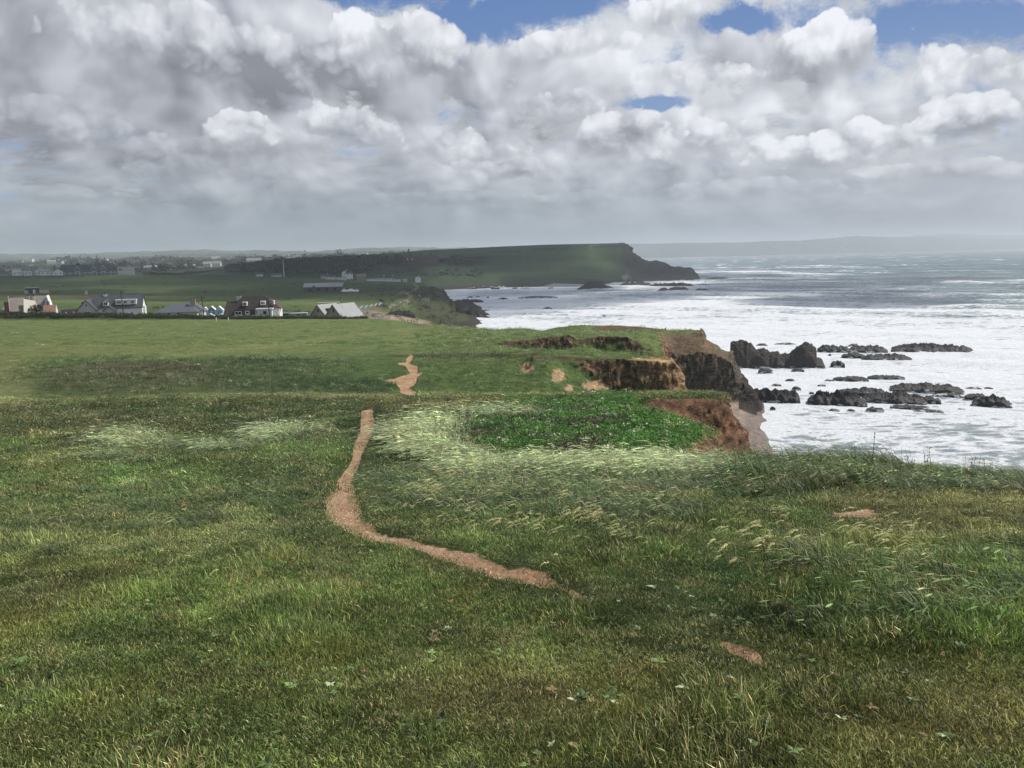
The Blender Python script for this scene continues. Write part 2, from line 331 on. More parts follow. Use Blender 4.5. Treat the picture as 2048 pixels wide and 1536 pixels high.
# ---------------------------------------------------------------- the land as a height field through surveyed lines
def Z(z): return ('z', z)
LAND = [  # each line: default depth, then (image column, row or Z(height), depth)
 (0.5, [(-700, Z(28.42)), (2700, Z(28.42))]),
 (3.3, [(-700, Z(27.77)), (2700, Z(27.77))]),
 (6.5, [(-700, Z(27.17)), (2700, Z(27.15))]),
 (14., [(-700, Z(25.80)), (1500, Z(25.74)), (2048, Z(25.65), 13.5), (2700, Z(25.7), 12)]),
 (20., [(-700, Z(24.8)), (1440, Z(24.65)), (1500, 941), (1700, 943), (1850, 950), (2048, 972, 19), (2300, 1005, 17), (2700, 1060, 15)]),
 (27., [(-700, Z(24.1)), (1300, Z(23.9)), (1390, Z(23.3)), (1440, Z(21.0)), (1480, Z(16)), (1520, Z(12), 24), (1600, Z(8), 23), (2048, Z(8), 22), (2700, Z(8), 18)]),
 (35.5, [(-700, Z(23.3)), (1300, Z(23.1)), (1400, Z(22.3)), (1440, Z(20.0)), (1462, Z(17.3)), (1500, Z(13.5)), (1560, Z(5)), (1700, Z(2.5)), (2700, Z(2.2), 30)]),
 (42., [(-700, Z(22.6)), (1200, Z(22.4)), (1285, Z(22.1)), (1300, 812), (1350, 824), (1400, 842), (1432, 856), (1450, 880), (1468, 915), (1500, 950), (1540, Z(7)), (1600, Z(1.6)), (2700, Z(1.6))]),
 (43.3, [(-700, Z(22.5)), (1200, Z(22.3)), (1285, Z(22.15)), (1300, 800), (1350, 798), (1432, 797), (1445, 810), (1455, 838), (1475, 880), (1503, 935), (1535, Z(6.5)), (1600, Z(1.4)), (2700, Z(1.4))]),
 (50., [(-700, 800), (0, 792), (600, 791), (1000, 789), (1200, 787), (1438, 789), (1448, 800), (1462, 845), (1480, 880), (1500, 928), (1530, Z(5)), (1580, Z(1.3)), (2700, Z(1.2))]),
 (58., [(-700, Z(20.4)), (600, Z(20.2)), (800, Z(19.3)), (1000, Z(17.5)), (1200, Z(15)), (1400, Z(11)), (1440, Z(7)), (1490, Z(2)), (1540, Z(1.2)), (2700, Z(0.8))]),
 (72., [(-700, 786), (0, 779), (480, 779), (600, 784), (700, 789), (830, 789), (900, Z(16.6)), (1000, Z(14.5)), (1200, Z(11)), (1380, Z(6)), (1440, Z(1.6)), (1500, Z(1.1)), (1600, Z(0.6)), (2700, Z(0.0))]),
 (88., [(-700, 754), (0, 748), (600, 750), (700, 752), (800, 754), (830, 754), (900, 768), (1000, 776), (1080, 780, 92), (1130, 790, 94), (1220, 799, 97), (1250, 800, 99), (1370, 802, 99), (1385, Z(4), 99), (1420, Z(1.2), 98), (1500, Z(0.9), 98), (1560, Z(-0.4), 98), (2700, Z(-1.5), 98)]),
 (103.6, [(-700, 729), (0, 725), (500, 723), (700, 724), (800, 720), (900, 727), (1000, 735), (1050, 740), (1066, 724), (1090, 721), (1115, 727), (1150, 743), (1190, 765), (1225, 787), (1248, 797), (1340, 797), (1352, 799), (1370, 800), (1385, Z(4)), (1400, Z(1.3)), (1500, Z(0.9)), (1545, Z(-0.2)), (1600, Z(-1.2)), (2700, Z(-2))]),
 (106., [(-700, 728), (0, 724), (500, 722), (700, 722), (800, 718), (900, 724), (1000, 730), (1050, 733), (1065, 716), (1100, 713), (1200, 717), (1300, 721), (1340, 723), (1352, 738), (1366, 765), (1378, 792), (1400, Z(1.3)), (1500, Z(0.9)), (1545, Z(-0.2)), (1600, Z(-1.2)), (2700, Z(-2))]),
 (115., [(-700, 718), (0, 714), (500, 712), (760, 711), (900, 711), (1000, 706), (1060, 701), (1150, 699), (1250, 706), (1310, 715), (1340, 722), (1358, Z(5)), (1400, Z(1.0)), (1500, Z(0.7)), (1540, Z(-0.1)), (1600, Z(-1.2)), (2700, Z(-2))]),
 (128., [(-700, 703), (0, 700), (500, 699), (900, 699), (980, 700), (1040, Z(14.2)), (1100, Z(12.5)), (1270, Z(9)), (1350, Z(3)), (1400, Z(1.2)), (1500, Z(0.7)), (1535, Z(-0.1)), (1600, Z(-1.2)), (2700, Z(-2))]),
 (143.2, [(-700, 693), (0, 690), (500, 689), (900, 688), (980, 689), (1010, 692), (1060, 699), (1110, 703), (1150, 696), (1168, 689), (1200, 700), (1265, 709), (1300, 714), (1330, 730), (1350, Z(3)), (1400, Z(1.3)), (1480, Z(0.9)), (1520, Z(-0.1)), (1600, Z(-1.2)), (2700, Z(-2))]),
 (145., [(-700, 688), (0, 686), (500, 684), (900, 684), (985, 686), (1010, 683), (1060, 679), (1140, 671), (1155, 678), (1200, 673), (1255, 675), (1278, 690), (1300, 696), (1325, 712), (1345, 745), (1360, 790), (1400, Z(1.3)), (1480, Z(1.0)), (1520, Z(0.0)), (1600, Z(-1.2)), (2700, Z(-2))]),
 (151.5, [(-700, 684), (0, 681), (500, 679), (900, 679), (1060, 676), (1140, 669), (1250, 670), (1290, 675), (1322, 692), (1340, 735), (1352, 780), (1365, 797), (1480, 801), (1500, Z(.8)), (1530, Z(-.4)), (1612, Z(-0.8)), (1700, Z(-1.2)), (2700, Z(-2))]),
 (154.5, [(-700, 682), (0, 679), (500, 677), (900, 677), (1060, 674), (1140, 668), (1250, 668), (1290, 671), (1320, 684), (1338, 700), (1350, 712), (1400, 706), (1440, 712), (1460, 728), (1478, 762), (1500, 783), (1512, 796), (1530, Z(-.4)), (1612, Z(-0.8)), (1700, Z(-1.2)), (2700, Z(-2))]),
 (162., [(-700, 675), (0, 673), (500, 671), (900, 670), (1060, 669), (1140, 665), (1250, 664), (1318, 665), (1330, 668), (1400, 664), (1406, 676), (1430, 690), (1440, 700), (1460, 706), (1470, 735), (1485, 758), (1500, 776), (1512, 792), (1530, Z(-.4)), (1612, Z(-0.8)), (1700, Z(-1.2)), (2700, Z(-2))]),
 (168., [(-700, 671), (0, 669), (500, 667), (900, 667), (1060, 667), (1140, 664), (1250, 663), (1330, 661), (1402, 660), (1407, 676), (1430, 692), (1455, 707), (1470, 745), (1490, 775), (1500, Z(-1)), (1700, Z(-1.2)), (2700, Z(-2))]),
 (176., [(-700, 666), (0, 664), (500, 662), (830, 661), (900, 663), (1000, 666), (1100, 667), (1200, 665), (1300, 664), (1380, 662), (1396, Z(8)), (1410, Z(0)), (1450, Z(-1)), (2700, Z(-2))]),
 (190., [(-700, 659), (0, 657), (500, 655), (830, 655), (900, 658), (1000, 664), (1060, 668), (1100, Z(11)), (1300, Z(9)), (1340, Z(4)), (1370, Z(-1)), (2700, Z(-2))]),
 (207., [(-700, 652), (0, 650), (500, 648), (830, 648), (900, 652), (960, 657), (990, 660), (1020, 657), (1050, 657), (1085, 662), (1110, 655), (1150, 650), (1240, 651), (1300, 656), (1330, 658), (1345, Z(2)), (1370, Z(-1)), (2700, Z(-2))]),
 (222., [(-700, 646), (0, 645), (500, 643), (700, 641), (760, 641), (830, 646), (870, 652), (910, Z(9)), (980, Z(1)), (1020, Z(-1)), (2700, Z(-2))]),
 (233., [(-700, 642), (0, 641), (400, 640), (700, 638), (760, 638), (820, 644), (850, Z(10)), (890, Z(3)), (940, Z(-1)), (2700, Z(-2))]),
 (241., [(-700, 628), (0, 628), (250, 630), (400, 634.5), (560, 636.5), (700, 638), (760, 640), (820, Z(10)), (850, Z(7)), (890, Z(2)), (940, Z(-1)), (2700, Z(-2))]),
 (250., [(-700, Z(13.2)), (0, Z(13.6)), (230, Z(12.7)), (400, Z(12.0)), (500, Z(11.4)), (600, Z(10.8)), (700, Z(9.4)), (800, Z(6)), (840, Z(2)), (880, Z(-.2)), (940, Z(-1)), (2700, Z(-2))]),
 (283., [(-700, Z(13)), (0, Z(13.6)), (230, Z(12.7)), (500, Z(11.4)), (600, Z(10.4)), (700, Z(9.2)), (760, Z(6)), (800, Z(3.5)), (850, Z(1.0)), (880, Z(-.3)), (940, Z(-1)), (2700, Z(-2))]),
 (310., [(-700, Z(13.6)), (0, Z(13.4)), (500, Z(11.8)), (600, Z(10.6)), (700, Z(9.0)), (760, Z(7.5)), (800, Z(5)), (850, Z(1.8)), (880, Z(.3)), (900, Z(-.5)), (2700, Z(-2))]),
 (340., [(-700, 608), (0, 607), (300, 609), (600, 611), (700, 619), (760, 622), (800, 622), (850, 632), (880, 639), (905, Z(-.2)), (960, Z(-.8)), (2700, Z(-2))]),
 (375., [(-700, 600), (0, 600), (300, 601), (600, 603), (700, 608), (760, 612), (800, 607), (850, 614), (880, 624), (910, 632), (935, 637), (962, Z(-.5)), (2700, Z(-2))]),
 (430., [(-700, 589), (0, 590), (600, 591), (800, 590), (850, 592), (885, 597), (903, 604), (912, 620), (930, 625), (975, Z(0.3)), (985, Z(-.6)), (2700, Z(-2))]),
 (500., [(-700, 576), (0, 577), (600, 577), (800, 577), (850, 583), (880, 590), (895, 596), (905, Z(1.2)), (955, Z(.5)), (972, Z(-.8)), (2700, Z(-2))]),
 (560., [(-700, 566), (0, 567), (600, 567), (700, 568.5), (800, 570), (840, 573), (870, 576), (885, 579), (891, 588), (898, Z(1)), (945, Z(.3)), (955, Z(-.8)), (2700, Z(-2))]),
 (620., [(-700, 556), (0, 557), (300, 555), (600, 559), (700, 563.5), (800, 566), (840, 570), (866, 574), (878, Z(1)), (895, Z(-1)), (2700, Z(-2))]),
 (650., [(-700, 551), (0, 551.5), (400, 549), (500, 552), (600, 555), (650, 558), (700, 560.5), (800, 563.5), (830, 566), (850, 572), (868, Z(0)), (890, Z(-1)), (2700, Z(-2))]),
 (700., [(-700, Z(12)), (0, Z(12)), (400, Z(9)), (700, Z(7)), (830, Z(4)), (860, Z(0)), (880, Z(-1)), (2700, Z(-2))]),
 (800., [(-700, Z(10)), (0, Z(10)), (400, Z(9)), (700, Z(9)), (830, Z(5)), (862, Z(1.5)), (880, Z(-.5)), (1080, Z(-.5)), (1150, Z(-1)), (2700, Z(-2))]),
 (832., [(-700, Z(10)), (0, Z(10)), (400, Z(9)), (700, Z(11)), (830, Z(9)), (870, Z(3)), (880, Z(1.8)), (1150, Z(1.8)), (1175, Z(-1)), (2700, Z(-2))]),
 (900., [(-700, Z(12)), (0, Z(12)), (400, Z(11)), (460, 546), (600, 541), (700, 545), (800, 547), (880, 553), (1000, 556), (1100, 558), (1200, 556), (1245, 566), (1262, Z(-1)), (2700, Z(-2))]),
 (960., [(-700, Z(12)), (0, Z(12)), (400, Z(14)), (470, 536), (560, 529), (700, 526), (800, 530), (900, 530), (1000, 531), (1100, 532), (1180, 527), (1245, 532), (1285, 549), (1300, 554), (1380, 549), (1398, 557), (1404, Z(-1)), (2700, Z(-2))]),
 (1010., [(-700, Z(12)), (0, Z(12)), (400, Z(14)), (460, 531), (560, 520), (640, 517), (760, 514), (850, 511), (1000, 508), (1100, 506), (1200, 504), (1250, 503), (1270, 514), (1286, 524), (1330, 529), (1345, 536), (1385, 540), (1394, 551), (1402, Z(-1)), (2700, Z(-2))]),
 (1080., [(-700, Z(14)), (0, Z(14)), (400, Z(15)), (460, 532), (560, 521), (640, 516), (760, 509), (850, 500), (920, 497), (1000, 493), (1100, 489), (1200, 487), (1245, 486), (1255, 489), (1262, 498), (1271, 508), (1283, 518), (1296, 524), (1313, 522), (1330, 526), (1343, 534), (1380, 536), (1385, 545), (1397, 556), (1402, Z(-1)), (2700, Z(-2))]),
 (1180., [(-700, Z(12)), (300, Z(12)), (600, Z(25)), (850, Z(28)), (1240, Z(30)), (1262, Z(-1)), (2700, Z(-2))]),
]
HILLS = [
 (1150., [(-900, Z(10)), (300, Z(10)), (600, Z(22)), (900, Z(22)), (1150, Z(15)), (1230, Z(-3)), (1500, Z(-3))]),
 (1500., [(-900, 549), (0, 547), (200, 544), (400, 538), (600, 530), (900, 520), (1150, Z(5)), (1230, Z(-3)), (1500, Z(-3))]),
 (2200., [(-900, 541), (0, 533), (300, 526), (450, 522), (600, 517), (750, 513), (900, 512), (1100, Z(5)), (1230, Z(-3)), (1500, Z(-3))]),
 (3200., [(-900, 535), (0, 526), (200, 524), (400, 516), (600, 513), (750, 508), (900, 507), (1100, Z(5)), (1230, Z(-3)), (1500, Z(-3))]),
 (4500., [(-900, 530), (0, 519), (200, 516), (370, 509), (500, 510), (700, 505), (850, 503), (950, 502), (1100, Z(30)), (1230, Z(-3)), (1500, Z(-3))]),
 (5600., [(-900, 524), (-200, 514), (0, 511.5), (100, 510), (160, 508.5), (260, 506), (370, 501.5), (420, 500.5), (480, 502.5), (640, 503), (700, 499), (740, 497), (850, 496.5), (930, 498), (1050, 501), (1150, Z(30)), (1230, Z(-3)), (1500, Z(-3))]),
 (6600., [(-900, Z(30)), (400, Z(60)), (900, Z(60)), (1230, Z(-3)), (1500, Z(-3))]),
]
COAST = [
 (6200., [(1100, Z(-5)), (1225, Z(-5)), (1260, Z(-2)), (1400, Z(-2), 6400), (1700, Z(-2), 7200), (2048, Z(-2), 8200), (2600, Z(-2), 9000)]),
 (6350., [(1100, Z(-3)), (1225, Z(15)), (1260, 503), (1400, 499, 6600), (1700, 490, 7400), (2048, 487, 8400), (2600, 485, 9200)]),
 (6900., [(1100, 505), (1225, 492), (1260, 488), (1330, 487), (1500, 484), (1600, 480), (1680, 473), (1710, 471.5), (1800, 474, 8000), (1895, 476, 8300), (2048, 479, 8800), (2600, 481, 9600)]),
 (7500., [(1100, Z(30)), (1260, Z(60)), (1500, Z(80)), (1800, Z(90), 8700), (1900, Z(90), 9000), (2048, Z(90), 9300), (2600, Z(90), 10000)]),
 (9500., [(1100, Z(20)), (1500, Z(40)), (1780, Z(100)), (1830, 470.5, 9600), (1900, 468.5, 9800), (1960, 469.5, 10000), (2048, 471, 10100), (2300, 474, 10400), (2600, 478, 10600)]),
 (10500., [(1100, Z(-3)), (1500, Z(-3)), (1900, Z(20), 11500), (2048, Z(20), 11500), (2600, Z(20), 11500)]),
]
def field(lines, tg, yg_rows):
    """heights over the grid of bearings tg and depths yg_rows (rows x cols)"""
    K = len(lines); n = len(tg)
    YK = np.zeros((K, n)); ZK = np.zeros((K, n))
    for k, (Y0, pts) in enumerate(lines):
        T = []; Ys = []; Zs = []
        for p in pts:
            Y = p[2] if len(p) > 2 else Y0
            q = Pz(p[0], p[1][1], Y) if isinstance(p[1], tuple) else P(p[0], p[1], Y)
            T.append(q[0]/q[1]); Ys.append(Y); Zs.append(q[2])
        YK[k] = np.interp(tg, T, Ys); ZK[k] = np.interp(tg, T, Zs)
    for k in range(1, K): YK[k] = np.maximum(YK[k], YK[k-1]+0.15)
    h = np.diff(YK, axis=0); dl = np.diff(ZK, axis=0)/h
    m = np.zeros_like(ZK)
    w1 = 2*h[1:]+h[:-1]; w2 = h[1:]+2*h[:-1]
    same = dl[1:]*dl[:-1] > 0
    with np.errstate(divide='ignore', invalid='ignore'):
        mm = (w1+w2)/(w1/dl[:-1]+w2/dl[1:])
    m[1:-1] = np.where(same, mm, 0); m[0] = dl[0]; m[-1] = dl[-1]
    Yg = np.broadcast_to(yg_rows[:, None], (len(yg_rows), n))
    out = np.zeros_like(Yg)
    out[:] = ZK[0][None]
    for k in range(K-1):
        a = YK[k][None]; hh = h[k][None]
        s = (Yg-a)/hh
        msk = (s >= 0) & ((s <= 1) | (k == K-2))
        s2 = s*s; s3 = s2*s
        z = (2*s3-3*s2+1)*ZK[k]+(s3-2*s2+s)*hh*m[k]+(-2*s3+3*s2)*ZK[k+1]+(s3-s2)*hh*m[k+1]
        out = np.where(msk, z, out)
    return out

def rows(*seg):
    out = []
    for a, b, st in seg: out.append(np.arange(a, b-st*.3, st))
    return np.concatenate(out)
yg = np.concatenate([np.geomspace(0.8, 40, 230, endpoint=False), rows((40, 41.6, .4), (41.6, 44, .12), (44, 51, .25), (51, 97, .6), (97, 102, .4), (102, 107, .2), (107, 117, .5), (117, 142, .7), (142, 146, .2),
    (146, 149, .5), (149, 156, .2), (156, 164, .4), (164, 200, .75), (200, 208, .4), (208, 240, .7)), np.geomspace(240, 1180, 180)])
tg = np.concatenate([np.linspace(-0.98, -0.66, 50, endpoint=False), np.linspace(-0.66, -.12, 340, endpoint=False), np.linspace(-.12, 0.32, 440, endpoint=False), np.linspace(.32, 0.42, 40, endpoint=False), np.linspace(0.42, 0.98, 110)])
H = field(LAND, tg, yg)
TX = tg[None, :]*yg[:, None]; TY = np.broadcast_to(yg[:, None], H.shape).copy()
# smooth creases a little sideways
for _ in range(1):
    H[:, 1:-1] = 0.25*H[:, :-2]+0.5*H[:, 1:-1]+0.25*H[:, 2:]
def slope_of(H):
    dy = np.gradient(H, axis=0)/np.gradient(yg)[:, None]
    dx = np.gradient(H, axis=1)/(np.gradient(tg)[None, :]*yg[:, None])
    return np.hypot(dx, dy - 0*dx), dx, dy
SL, _, _ = slope_of(H)
steep = sst(0.5, 1.5, SL)
land = sst(1.0, 3.0, H)
far = sst(300, 700, TY)
U0, V0 = proj(TX, TY, H)
# undulation, turf lumps, eroded faces
lump = fbm(TX/9, TY/9, 4, 3)*0.22*sst(3, 25, TY)*land
lump += fbm(TX/1.6, TY/1.6, 3, 9)*0.055*sst(2, 6, TY)*land*(1-sst(60, 120, TY))
lump += fbm(TX/0.45, TY/0.45, 2, 19)*0.03*(1-sst(12, 30, TY))
# tussock ridges on the right
tus = sst(1450, 1700, U0)*sst(1080, 1120, V0)*(1-sst(1290, 1330, V0))
lump += tus*0.15*ridged(TX/1.5, TY/0.9, 3, 5)
# terracettes on the grassy slopes of the middle ground
terr = sst(830, 900, U0)*(1-sst(1110, 1160, U0))*sst(715, 725, V0)*(1-sst(785, 790, V0))*(TY > 60)
lump += terr*(0.35*ridged(TX/14+fbm(TX/20, TY/20, 2, 8), TY/5, 3, 6)+0.1*fbm(TX/2, TY/2, 3, 7))
rough = ridged(TX/3.5, (TY+H*0.8)/3.5, 4, 21)*0.9 + fbm(TX/0.9, TY/0.9+H, 3, 22)*0.35
amp = np.clip(TY/160, 0.25, 1.2)
amp = np.where(TY > 300, 3.0, amp)
H = H + lump + steep*land*rough*amp*0.8
tip = (TY > 900)*sst(1225, 1270, U0)*land
H = H + tip*(ridged(TX/16, TY/22, 4, 37)-.55)*4.5
# gullies running down the steep faces
gul = ridged(TX/1.7+0.4*fbm(TX/3, TY/3, 2, 31), TY/9, 3, 30)
H = H + steep*land*np.minimum(gul-0.6, .1)*0.8*np.clip(TY/120, 0.2, 1.0)*(TY < 300)
# worn edge: trodden path is a few centimetres lower
H_raw = H

# ---------------------------------------------------------------- what grows or lies where
def poly_sd(px, py, poly):
    """signed distance (inside positive) to a polygon, evaluated only near it"""
    poly = np.array(poly, float); x0, y0 = poly.min(0)-60; x1, y1 = poly.max(0)+60
    out = np.full(px.shape, -60.0)
    sel = (px > x0) & (px < x1) & (py > y0) & (py < y1)
    x = px[sel]; y = py[sel]
    d = np.full(x.shape, 1e9); ins = np.zeros(x.shape, bool)
    for i in range(len(poly)):
        ax, ay = poly[i]; bx, by = poly[(i+1) % len(poly)]
        ex, ey = bx-ax, by-ay
        t = np.clip(((x-ax)*ex+(y-ay)*ey)/(ex*ex+ey*ey+1e-9), 0, 1)
        d = np.minimum(d, np.hypot(x-ax-t*ex, y-ay-t*ey))
        c = ((ay > y) != (by > y)) & (x < (bx-ax)*(y-ay)/(by-ay+1e-12)+ax)
        ins ^= c
    out[sel] = np.where(ins, d, -d)
    return out
PATH1 = [(722,822),(735,819),(746,818),(746,828),(750,855),(747,862),(736,885),(725,913),(709,954),(708,979),(719,1010),(731,1041),(762,1063),(819,1076),(869,1091),(944,1104),(975,1113),(1016,1133),(1060,1136),(1097,1143),(1112,1160),(1131,1172),(1087,1172),(1044,1159),(991,1154),(947,1135),(897,1115),(825,1094),(784,1083),(737,1079),(694,1056),(655,1035),(651,997),(678,963),(705,922),(709,888),(721,860),(721,852)]
_q = [(905,275),(935,280),(925,320),(890,350),(935,362),(970,372),(960,425),(1005,430),(965,465),(950,500),(925,530),(890,545),(935,570),(955,580),(940,605),(895,610),(830,590),(815,575),(825,555),(790,520),(720,505),(660,490),(700,480),(770,470),(850,445),(905,432),(890,410),(875,380),(860,365),(800,355),(810,340),(860,340),(875,310)]
PATH2 = [(600+x/4.096, 640+y/4.096) for x, y in _q]
PATCH3 = [(1438,1280),(1466,1284),(1518,1306),(1538,1328),(1505,1320),(1460,1302)]
PATCH4 = [(1560,1335),(1590,1338),(1618,1350),(1590,1350)]
PATCH5 = [(1650,1030),(1690,1025),(1735,1020),(1775,1030),(1740,1037),(1690,1035)]
PATCH6 = [(1115,1170),(1160,1180),(1200,1200),(1150,1192)]
HUTPATH = [(772,612),(800,604),(818,597),(817,590),(800,586),(803,583),(818,585),(826,592),(822,603),(800,610),(780,617)]
HUTPATH2 = [(826,566),(838,572),(836,578),(826,584),(824,582),(831,576),(828,571)]
def blob(u, v, uc, vc, ru, rv, tilt=0.0, wob=0.35, soft=0.3, seed=0, sx=40.0, sy=14.0):
    x = (u-uc)/ru; y = (v-vc-tilt*(u-uc))/rv
    r = np.hypot(x, y) + wob*fbm(u/sx, v/sy, 3, 100+seed)
    return 1-sst(1-soft, 1+soft, r)
L3 = lambda c: np.array(c)[None, None, :]
def paint(col, w, c): return col*(1-w[..., None]) + np.array(c)*w[..., None]

def edge_band(U, V, pts, a, b):
    e = np.interp(U, [p[0] for p in pts], [p[1] for p in pts], left=-999, right=-999); d = V-e
    return sst(-.5, 1, d)*(1-sst(a, b, d))*(e > 0)
SOIL = None
def land_color(TX, TY, HH, SL, U, V):
    n_big = fbm(TX/(6+TY/12), TY/(6+TY/8), 4, 41); n_mid = fbm(TX/1.7, TY/1.7, 4, 42); n_fine = fbm(TX/0.5, TY/0.5, 3, 43)
    zone = [(0, (.060,.084,.024)), (9, (.052,.080,.022)), (18, (.054,.088,.027)), (30, (.042,.072,.018)), (47, (.050,.075,.020)), (62, (.055,.088,.026)),
            (85, (.058,.094,.028)), (105, (.072,.115,.034)), (116, (.100,.138,.046)), (150, (.112,.152,.050)), (232, (.122,.160,.054)), (236, (.045,.062,.022)), (262, (.045,.062,.022)),
            (300, (.058,.084,.028)), (340, (.075,.110,.034)), (365, (.110,.150,.050)), (385, (.075,.105,.036)), (430, (.056,.080,.030)), (520, (.046,.072,.028)),
            (650, (.042,.068,.027)), (800, (.038,.055,.024)), (1200, (.040,.062,.026))]  # turf colour by depth; sunlit mid field and shaded near slope painted in
    zy = np.array([z[0] for z in zone]); zc = np.array([z[1] for z in zone])
    Yw = TY + n_big*0.06*TY*(TY < 228)
    col = np.stack([np.interp(Yw, zy, zc[:, i]) for i in range(3)], -1)
    # dry straw and moss patches everywhere
    dry = sst(0.1, 0.55, n_big+0.35*n_mid)*(TY < 235)
    col = paint(col, 0.36*dry, (.150,.150,.052))
    brn = sst(0.22, 0.6, fbm(TX/2.6, TY/2.6, 4, 55))*(TY < 120)
    col = paint(col, 0.2*brn, (.120,.092,.040))
    dk = sst(0.1, 0.55, fbm(TX/3.5, TY/4.5, 4, 47))*(TY < 235)
    col = paint(col, 0.45*dk, (.030,.058,.015))
    B = lambda *a, **k: blob(U, V, *a, **k)
    # straw strips on the brow and the left of the field
    col = paint(col, 0.45*B(100, 800, 620, 12, tilt=-.006, wob=.9, soft=.6, seed=1), (.16,.16,.07))
    col = paint(col, 0.35*B(620, 794, 330, 10, wob=.9, soft=.6, seed=2), (.17,.17,.075))
    col = paint(col, 0.7*B(-20, 770, 90, 55, seed=3), (.17,.18,.075))
    col = paint(col, 0.45*B(250, 700, 420, 12, tilt=-.01, seed=4), (.16,.17,.06))
    col = paint(col, 0.55*B(600, 684, 330, 5, tilt=-.115, wob=.25, seed=5), (.17,.19,.075))
    col = paint(col, 0.4*B(810, 680, 18, 26, wob=.25, seed=6), (.15,.17,.06))
    # thistle mound and dark bank
    col = paint(col, 0.8*B(270, 755, 240, 32, wob=.3, seed=7), (.075,.085,.038))
    col = paint(col, 0.7*B(300, 737, 130, 12, wob=.4, seed=8), (.080,.070,.040))
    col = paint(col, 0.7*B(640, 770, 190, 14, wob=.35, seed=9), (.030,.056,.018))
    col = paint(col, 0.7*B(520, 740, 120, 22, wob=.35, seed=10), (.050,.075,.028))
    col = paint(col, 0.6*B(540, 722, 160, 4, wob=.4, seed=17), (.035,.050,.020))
    # shadow of the small scarp at the field edge, painted into the ground
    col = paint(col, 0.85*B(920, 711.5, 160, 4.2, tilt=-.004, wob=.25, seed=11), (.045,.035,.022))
    # slope of terracettes
    col = paint(col, 0.55*B(980, 745, 150, 34, seed=12), (.070,.105,.030))
    col = paint(col, 0.85*B(420, 835, 600, 40, wob=.5, seed=13), (.022,.040,.011))  # dark band of shade on the near slope, put into the turf colour
    col = paint(col, 0.3*B(150, 850, 230, 30, seed=14), (.070,.068,.030))
    col = paint(col, 0.6*B(1000, 812, 260, 10, tilt=.0, seed=15), (.095,.082,.035))
    # bright green leafy patch on the cliff top, with dead brown streaks
    wd = blob(U, V, 1200, 850, 255, 52, wob=.3, seed=20)
    col = paint(col, 0.95*wd, (.048,.120,.016))
    col = paint(col, 0.8*wd*sst(0.1, 0.35, fbm(TX/3.5, TY/2.2, 3, 61)), (.040,.045,.022))
    col = paint(col, 0.8*B(1400, 905, 60, 18, seed=21), (.20,.11,.045))
    # pale seed-grass arc
    arc = pale_mask(U, V, TX, TY)
    col = paint(col, 0.75*arc, (.17,.22,.10))
    # rusty turf far right of the foreground
    col = paint(col, 0.4*B(1900, 1010, 260, 45, tilt=.02, seed=23), (.125,.098,.042))
    col = paint(col, 0.3*B(1850, 1090, 260, 40, seed=24), (.110,.098,.036))
    col = paint(col, 0.3*B(1950, 1440, 260, 80, seed=25), (.120,.098,.040))
    col = paint(col, 0.75*B(1650, 1200, 380, 80, tilt=.08, seed=26), (.024,.048,.012))
    col = paint(col, 0.3*B(980, 1400, 190, 60, seed=27), (.135,.110,.050))
    col = paint(col, 0.4*B(300, 1060, 330, 60, seed=28), (.100,.118,.050))
    col = paint(col, 0.75*B(600, 1000, 80, 60, seed=29), (.030,.050,.016))  # darker band left of the path, its shading painted into the turf
    # far fields
    fr = sst(300, 330, TY)
    stripe = fbm(TX/90, TY/26, 3, 71)
    col = paint(col, fr*0.35*sst(0.0, 0.4, stripe)*(TY < 640), (.095,.110,.045))
    col = paint(col, 0.75*B(100, 592, 150, 2.6, seed=31, wob=.3)*(TY > 330), (.125,.105,.055))
    col = paint(col, 0.7*B(200, 596, 260, 4, seed=32, wob=.3)*(TY > 330), (.150,.160,.075))
    # headland: hedges, fields, dark cliff
    hl = sst(860, 900, TY)*sst(440, 520, U)
    col = paint(col, hl*0.9, (.032,.054,.023)); col = paint(col, hl*.7*sst(0, .35, fbm(TX/60, TY/25, 3, 73)), (.052,.080,.032))
    topf = hl*sst(985, 1010, TY)*sst(830, 900, U)
    col = paint(col, topf*0.9, (.050,.080,.032))
    for (a, va, b, vb, w) in [(880, 512, 1130, 496, 1.2), (960, 514, 1120, 509, 1.2), (840, 508, 1000, 495.5, .8), (1120, 497, 1250, 492, .9)]:
        f = (U-a)/(b-a); on = hl*((f > 0) & (f < 1))
        col = paint(col, on*(np.abs(V-(va+(vb-va)*f)-fbm(U/15, U*0, 2, 5)) < w)*0.85, (.018,.026,.013))
    wood = (TY > 850)*(1-sst(690, 800, U+60*n_big))*sst(440, 470, U)
    col = paint(col, wood*0.9, (.020,.032,.014))
    col = paint(col, hl*B(925, 522, 45, 9, wob=.3)*0.9, (.018,.028,.013))
    # steep ground: soil and rock
    st = sst(0.85, 1.5, SL + 0.25*n_mid)*sst(1.6, 3, HH)
    upper = sst(1316, 1326, U+10*n_mid)*sst(148, 150, TY)*(1-sst(165.5, 167, TY))*np.where(U < 1405, sst(666, 669, V+2*n_mid), 1)*sst(1.0, 2.0, HH)
    st = np.maximum(st, upper)
    nose = (TY > 41.6)*(TY < 43.5)*sst(1286, 1296, U)*(1-sst(1438, 1450, U))
    spur = (TY > 196)*(TY < 206.5)*sst(1170, 1230, U+15*n_mid)*(1-sst(1335, 1345, U))*0.9
    eA = [(1062,716),(1066,715),(1100,713),(1200,717),(1300,721),(1346,727)]; eB = [(1000,685),(1012,683),(1060,679),(1140,671),(1155,678),(1200,673),(1255,675),(1282,692)]
